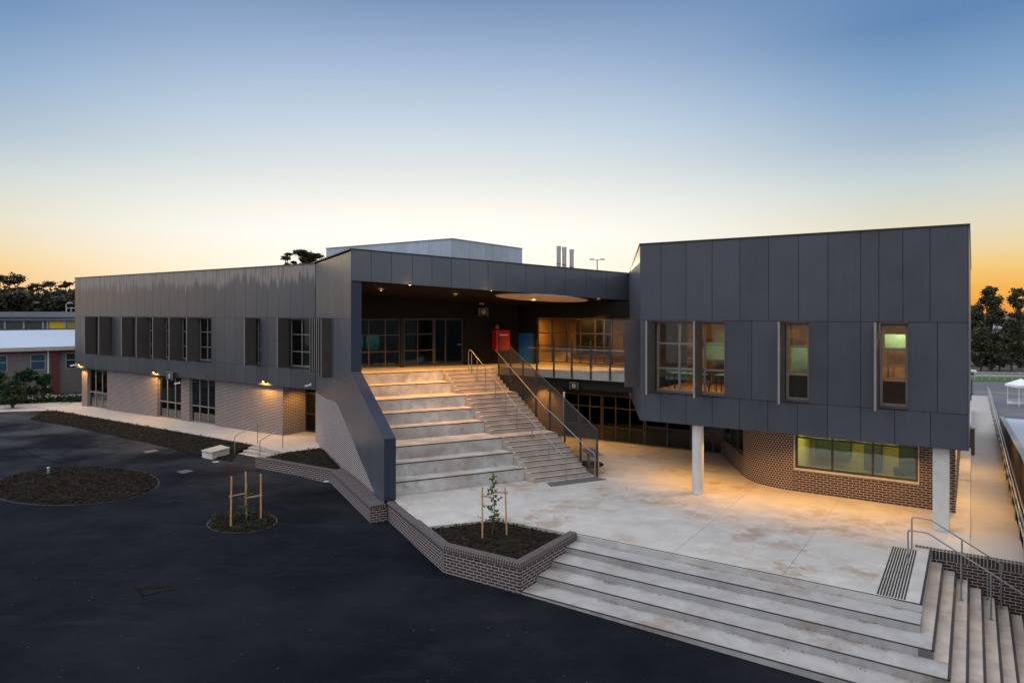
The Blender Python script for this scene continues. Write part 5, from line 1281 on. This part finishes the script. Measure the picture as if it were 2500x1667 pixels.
# ------------------------------------------------------------------ behind: plant room, flues, light pole
pc = V2(-4.83, 55); pr_ = thing('plant_building', 'pale blue-grey metal panelled hall rising behind the portal roof', 'building', P3(pc, 0))
mb = MB(); zq = 12.72
for k in range(12): mb.wb(pc, u, -v, k*1.25, k*1.25+1.235, -.03, 0, -1.7, zq-.06)
for k in range(9): mb.wb(pc, v, r, k*1.15, k*1.15+1.135, -.03, 0, -1.7, zq-.06)
mb.build('wall_panels', m_plant, pr_)
mb = MB(); mb.prism([pc+u*.03+v*.031, pc+u*14.97+v*.031, pc+u*14.97+v*10.3, pc+v*10.3+u*.031], -1.7, zq-.08); mb.build('wall_core', m_back, pr_)
mb = MB(); mb.prism([pc-v*.06+r*.06, pc+u*15.06-v*.06, pc+u*15.06+v*10.4, pc+v*10.4+r*.06], zq-.06, zq); mb.build('roof_trim', plain('grey_trim', (.25, .27, .3), .4), pr_)
for i, (x, yt) in enumerate(((1364, 601), (1377.7, 603.5), (1395.7, 609))):
    q = at_d(x, yt, 60); g_ = thing('flue', ('tallest left steel flue of the three above the deck roof', 'middle steel flue of the three above the deck roof', 'shortest right steel flue of the three above the deck roof')[i], 'flue', (q.x, q.y, 8), 'steel flues')
    mb = MB(); mb.cyl((q.x, q.y, 0), .185, q.z-.01, 20); mb.build('pipe', m_galv, g_)
    mb = MB(); mb.cyl((q.x, q.y, q.z-.3), .205, .3, 20); mb.build('cowl', m_galv, g_); mb = MB(); mb.cyl((q.x, q.y, q.z-1.6), .2, .06, 20); mb.build('band', m_rail, g_)
q = at_d(1458, 634, 90); lp = thing('light_pole', 'thin twin-headed light pole behind the deck roof', 'light pole', (q.x, q.y, ZG))
mb = MB(); mb.tube([(q.x, q.y, ZG), (q.x, q.y, q.z)], [.11, .06], 8); mb.build('pole', m_rail, lp)
for s in (-1, 1):
    mb = MB(); mb.tube([(q.x, q.y, q.z-.1), (q.x+s*.45, q.y, q.z+.05)], .035, 6); mb.build('arm', m_rail, lp); mb = MB(); mb.box((q.x+s*.7, q.y, q.z-.02), .6, .3, .12); mb.build('lamp_head', m_rail, lp)

# ------------------------------------------------------------------ neighbour school block at the left
nd_ = V2(.75, .66).normalized(); no_ = V2(nd_.y, -nd_.x)
nO = V2(-42.7, 57.0); nb = thing('brick_neighbour', 'low grey brick block with red posts, blue blinds and pale metal roof at far left', 'building', P3(nO, -.3))
tn = lambda px: on_line(px, nO, nd_)
zE = zat(849.3, 57)
mb = MB(); mb.wb(nO, nd_, no_, -30, 14, -9, 0, -.8, zE-.45); mb.build('wall', brick('grey_brick', (.17, .15, .15), (.13, .12, .12), (.2, .19, .19), ms=.006), nb)
mb = MB(); mb.wb(nO, nd_, no_, -30.5, 14.5, -.2, .55, zE-.32, zE); mb.build('gutter', plain('cream_gutter', (.40, .37, .34), .6), nb)
mb = MB(); mb.wb(nO, nd_, no_, -30, 14, .001, .03, zE-.5, zE-.4); mb.build('red_band', plain('red_trim', (.16, .03, .022), .6), nb)
mb = MB(); z1 = zE+1.25
A_ = lambda t, o, z: P3(nO+nd_*t+no_*o, z)
mb.idx([A_(-30.5, .5, zE+.01), A_(14.5, .5, zE+.01), A_(14.5, -9.5, z1), A_(-30.5, -9.5, z1), A_(-30.5, .5, zE-.1), A_(14.5, .5, zE-.1), A_(14.5, -9.5, z1-.1), A_(-30.5, -9.5, z1-.1)], [(0, 1, 2, 3), (4, 7, 6, 5), (0, 4, 5, 1), (1, 5, 6, 2), (2, 6, 7, 3), (3, 7, 4, 0)]); mb.build('roof', m_metalroof, nb)
cz = lambda x: x/4.61
m_blind = plain('teal_blind', (.005, .055, .095), .6)
for x0, x1 in ((-70, 80), (340, 510), (738, 860), (-360, -180)):
    a, b = tn(cz(x0)), tn(cz(x1)); z0_, z1_ = zE-2.0, zE-.62
    wn = MB(); wn.wb(nO, nd_, no_, a, b, .005, .05, z0_, z0_+.05); wn.wb(nO, nd_, no_, a, b, .005, .05, z1_-.05, z1_); wn.wb(nO, nd_, no_, a, a+.05, .005, .05, z0_+.05, z1_-.05); wn.wb(nO, nd_, no_, b-.05, b, .005, .05, z0_+.05, z1_-.05)
    wn.wb(nO, nd_, no_, a+.05, b-.05, .005, .06, z0_+.75, z0_+.80); wb_ = wn.build('window', plain('alu_frame', (.35, .35, .35), .5), nb)
    mb = MB(); mb.wb(nO, nd_, no_, a+.01, b-.01, .002, .02, z0_+.01, z1_-.01); mb.build('pane', m_blind if x0 < 700 else m_back, wb_)
for x in (620, -170):
    t = tn(cz(x)); mb = MB(); mb.wb(nO, nd_, no_, t-.25, t+.25, .002, .30, -.8, zE-.33); mb.build('red_post', plain('red_render', (.10, .018, .014), .7), nb)
t = tn(cz(540)); mb = MB(); mb.tube([A_(t, .09, -.7), A_(t, .09, zE-.33)], .06, 8); mb.build('downpipe', m_white, nb)
ub = thing('upper_neighbour', 'flat-roofed hall with slate blue fascia and clerestory windows behind the pale roof', 'building', A_(0, -12, 0))
uY = 70.0; UZ = lambda py: zat(py, uY)
uO = V2((0-CX)/F*uY, uY)
mb = MB(); mb.wb(uO, V2(1, .0), V2(0, -1), -30, 22, -10, 0, -1, UZ(784)); mb.build('wall', plain('slate_wall', (.09, .10, .12), .7), ub)
mb = MB(); mb.wb(uO, V2(1, 0), V2(0, -1), -31, 23, -11, .6, UZ(774), UZ(761)); mb.wb(uO, V2(1, 0), V2(0, -1), -31, 23, -10.5, .3, UZ(783), UZ(774)-.001); mb.build('fascia', plain('slate_fascia', (.16, .17, .21), .6), ub)
xx = lambda px: (px-0)/F*uY
for x0, x1, mm in ((-260, -130, 0), (-120, -2, 0), (2, 12, 0), (14, 58, 0), (61, 104, 0), (121, 157, 1), (163, 200, 2)):
    mb = MB(); mb.wb(uO, V2(1, 0), V2(0, -1), xx(x0), xx(x1), .01, .05, UZ(802), UZ(785)); mb.build('clerestory_window', (plain('mossy_glass', (.05, .06, .045), .3), plain('yellow_panel', (.55, .40, .02), .6), plain('olive_panel', (.25, .22, .06), .5))[mm], ub)
mb = MB()
for x in (13, 59, 106, 117, 160): mb.wb(uO, V2(1, 0), V2(0, -1), xx(x)-.09, xx(x)+.09, .01, .09, UZ(803), UZ(784)); 
mb.build('window_post', plain('alu_post', (.3, .31, .34), .5), ub)
rl_ = thing('roof_ladder_rail', 'thin grey hooped ladder rail standing on the slate blue flat roof', 'rail', P3(uO+V2(xx(166), 0), UZ(761)))
mb = MB(); x0 = uO.x+xx(161); mb.tube(smooth_corner([(x0, uY, UZ(761)), (x0, uY, UZ(742)), (x0+.35, uY, UZ(738)), (x0+.7, uY, UZ(741))], .3), .035, 6); mb.tube([(x0, uY, UZ(752)), (x0+1.3, uY, UZ(752))], .03, 6); mb.tube([(x0+.5, uY, UZ(761)), (x0+.5, uY, UZ(752))], .03, 6); mb.build('rail', m_galv, rl_)

# ------------------------------------------------------------------ vegetation
def clump_pts(c, rx, ry, rz, k):
    p = np.random.normal(size=(k, 3)); p /= np.linalg.norm(p, axis=1)[:, None]; p *= np.abs(np.random.normal(.62, .34, (k, 1)))
    return np.array(c)+p*np.array([rx, ry, rz])
def tree(name, lab, base, top, width, style, lm, group, leaf=.3, dens=1.0, cat='tree', seed=0, tipr=(.10, .19)):
    rg = random.Random(seed); np.random.seed(seed); x, y, z = base; hgt = top-z
    t = thing(name, lab, cat, base, group); mb = MB(); L_ = []
    tips = []
    if style == 'umbrella':
        tr = [Vector((x+rg.uniform(-.2, .2)*i, y, z+hgt*.86*i/4)) for i in range(5)]; mb.tube(tr, [hgt*.018*(1-.17*i) for i in range(5)], 7)
        for k in range(rg.randint(13, 17)):
            a = rg.uniform(0, 6.28); f = rg.uniform(.48, .86); b = tr[0].lerp(tr[-1], f/.86); rr = width*.5*rg.uniform(.35, 1); en = Vector((x+math.cos(a)*rr, y+math.sin(a)*rr, z+hgt*rg.uniform(.66, .95)))
            mb.tube([b, b.lerp(en, .5)+Vector((0, 0, -.03*hgt)), en], [hgt*.009, hgt*.007, hgt*.004], 5); tips.append((en, width*rg.uniform(*tipr), .42))
        tips.append((Vector((x, y, top-hgt*.05)), width*.26, .38))
    elif style == 'round':
        tr = [Vector((x+rg.uniform(-.15, .15)*i, y, z+hgt*.8*i/4)) for i in range(5)]; mb.tube(tr, [hgt*.026*(1-.18*i) for i in range(5)], 7)
        for k in range(rg.randint(42, 50)):
            a = rg.uniform(0, 6.28); f = rg.uniform(.14, .95); rr = width*.5*math.sin(min(1, (1.08-f)*1.6)*math.pi/2)*rg.uniform(.35, 1); b = tr[0].lerp(tr[-1], max(.2, f-.2)); en = Vector((x+math.cos(a)*rr, y+math.sin(a)*rr, z+hgt*f))
            mb.tube([b, en], [hgt*.008, hgt*.003], 5); tips.append((en, width*rg.uniform(.11, .20), .75))
        tips.append((Vector((x, y, top-hgt*.06)), width*.14, .6))
    elif style == 'layer':
        tr = [Vector((x, y, z+hgt*.97*i/4)) for i in range(5)]; mb.tube(tr, [hgt*.02*(1-.2*i) for i in range(5)], 7)
        for lv in range(9):
            f = .2+.76*lv/8; 
            for k in range(5):
                a = rg.uniform(0, 6.28); rr = width*.5*(1.12-f)*rg.uniform(.5, 1.1); en = Vector((x+math.cos(a)*rr, y+math.sin(a)*rr, z+hgt*f)); mb.tube([Vector((x, y, z+hgt*(f-.02))), en], [hgt*.006, hgt*.003], 5); tips.append((en, width*rg.uniform(.12, .2), .4))
    else:   # shrub
        for k in range(7):
            a = rg.uniform(0, 6.28); rr = width*.4*rg.uniform(.2, 1); en = Vector((x+math.cos(a)*rr, y+math.sin(a)*rr, z+hgt*rg.uniform(.5, .85))); mb.tube([Vector((x+rg.uniform(-.1, .1), y, z)), en], [.05, .02], 5); tips.append((en, width*rg.uniform(.2, .3), .75))
        for k in range(6): a = rg.uniform(0, 6.28); tips.append((Vector((x+math.cos(a)*width*.3, y+math.sin(a)*width*.3, z+hgt*.3)), width*.24, .7))
    mb.build('trunk', m_bark, t)
    for c, rr, fl in tips:
        k = int(dens*90*(rr/leaf)**2*.12)+25; L_.append(clump_pts(c, rr, rr, rr*fl, min(k, 900)))
    leafquads(np.concatenate(L_), leaf, m=lm, parent=t, name='crown', aspect=.55)
    return t
ppos = lambda px, Y: ((px-CX)/F*Y, Y, ZG)
def tpx(name, lab, px, top_py, wpx, Y, style, lm, group, **k): return tree(name, lab, ppos(px, Y), zat(top_py, Y), wpx*Y/F, style, lm, group, **k)
G1 = 'umbrella pines beyond the left neighbour'
for i, (px, py, wp, Y, lab) in enumerate(((38, 668, 78, 150, 'tallest umbrella pine on the far left skyline'), (-4, 672, 50, 165, 'umbrella pine cut by the left photo edge'),
        (88, 688, 44, 140, 'narrow umbrella pine in the middle of the left skyline'), (120, 684, 60, 160, 'flat arching umbrella pine left of the wing corner'), (165, 684, 52, 150, 'bushy umbrella pine touching the wing corner'), (10, 702, 50, 135, 'low pine at the left edge under the tallest umbrella pine'), (58, 706, 56, 138, 'low broad pine below the tallest umbrella pine'), (143, 708, 54, 136, 'low pine beside the wing corner under the bushy one'))):
    tpx('umbrella_pine', lab, px, py, wp, Y, 'umbrella', m_leafp, G1, leaf=.27, seed=10+i, dens=.62)
# far wood as one mass
wb0 = MB(); L_ = []
np.random.seed(3)
for px in range(-140, 230, 9): L_.append(clump_pts(((px-CX)/F*128, 128+random.uniform(-3, 3), zat(740+random.uniform(-8, 8), 128)), 1.6, 2, 1.8, 260))
for px in range(-140, 230, 12): L_.append(clump_pts(((px-CX)/F*126, 126, zat(765, 126)), 1.8, 2, 2.6, 200))
fw = bpy.data.objects.new('far_wood', None); COL.objects.link(fw); fw.location = (-90, 128, 0); ORG[fw.name] = Vector((-90, 128, 0)); tag(fw, kind='stuff')
leafquads(np.concatenate(L_), .45, m=m_leafp, parent=fw, name='leaf_mass', aspect=.6)
for i, (px, py, wp, lab) in enumerate(((735, 603, 72, 'largest dark umbrella pine showing above the wing roof'), (704, 608, 36, 'small slim pine left of the largest one above the wing roof'), (775, 612, 56, 'leaning pine right of the largest one above the wing roof'))):
    tpx('umbrella_pine', lab, px, py, wp, 130, 'umbrella', m_leafp, 'pines above the wing roof', leaf=.2, seed=40+i, dens=1.6, tipr=(.17, .28))
for i, (px, py, wp, Y, sty, lab) in enumerate(((2418, 697, 76, 100, 'round', 'big rounded dark tree right of the dark box'), (2490, 697, 60, 104, 'round', 'tall pointed dark tree at the right photo edge'), (2366, 742, 74, 108, 'round', 'lower dark tree touching the edge of the dark box'),
        (2470, 775, 66, 94, 'round', 'mid green tree in front of the tall pointed tree'), (2395, 800, 56, 96, 'round', 'low dark tree under the big rounded tree'), (2545, 720, 90, 98, 'round', 'dark tree cut by the right photo edge'), (2340, 790, 50, 112, 'round', 'dark tree half hidden behind the dark box'), (2440, 812, 60, 99, 'round', 'low bushy tree filling the gap beside the white house roof'))):
    tpx('dark_tree', lab, px, py, wp, Y, sty, m_leafg, 'trees beyond the road at right', leaf=.24, seed=60+i, dens=.8)
for i, (px, py, wp, Y, lab) in enumerate(((-10, 900, 70, 53, 'round green shrub at the far left photo edge'), (62, 888, 52, 54, 'tall forked green shrub before the brick neighbour'), (104, 893, 40, 55, 'small green shrub left of the red post'), (30, 925, 50, 51, 'low green shrub in front of the forked one'))):
    p = ((px-CX)/F*Y, Y, -.4); tree('green_shrub', lab, p, zat(py, Y), wp*Y/F, 'shrub', m_leafs, 'shrubs before the brick neighbour', leaf=.13, cat='shrub', seed=80+i, dens=.7)
mb = MB(); L_ = []; np.random.seed(5)
for px in range(0, 205, 7): L_.append(clump_pts(((px-CX)/F*(53+px*.012), 53+px*.012, -.35), .6, .5, .45, 120))
gc = bpy.data.objects.new('ground_cover', None); COL.objects.link(gc); gc.location = (-38, 53, -.5); ORG[gc.name] = Vector((-38, 53, -.5)); tag(gc, kind='stuff')
leafquads(np.concatenate(L_), .12, m=m_leafs, parent=gc, name='leaf_mass', aspect=.5)
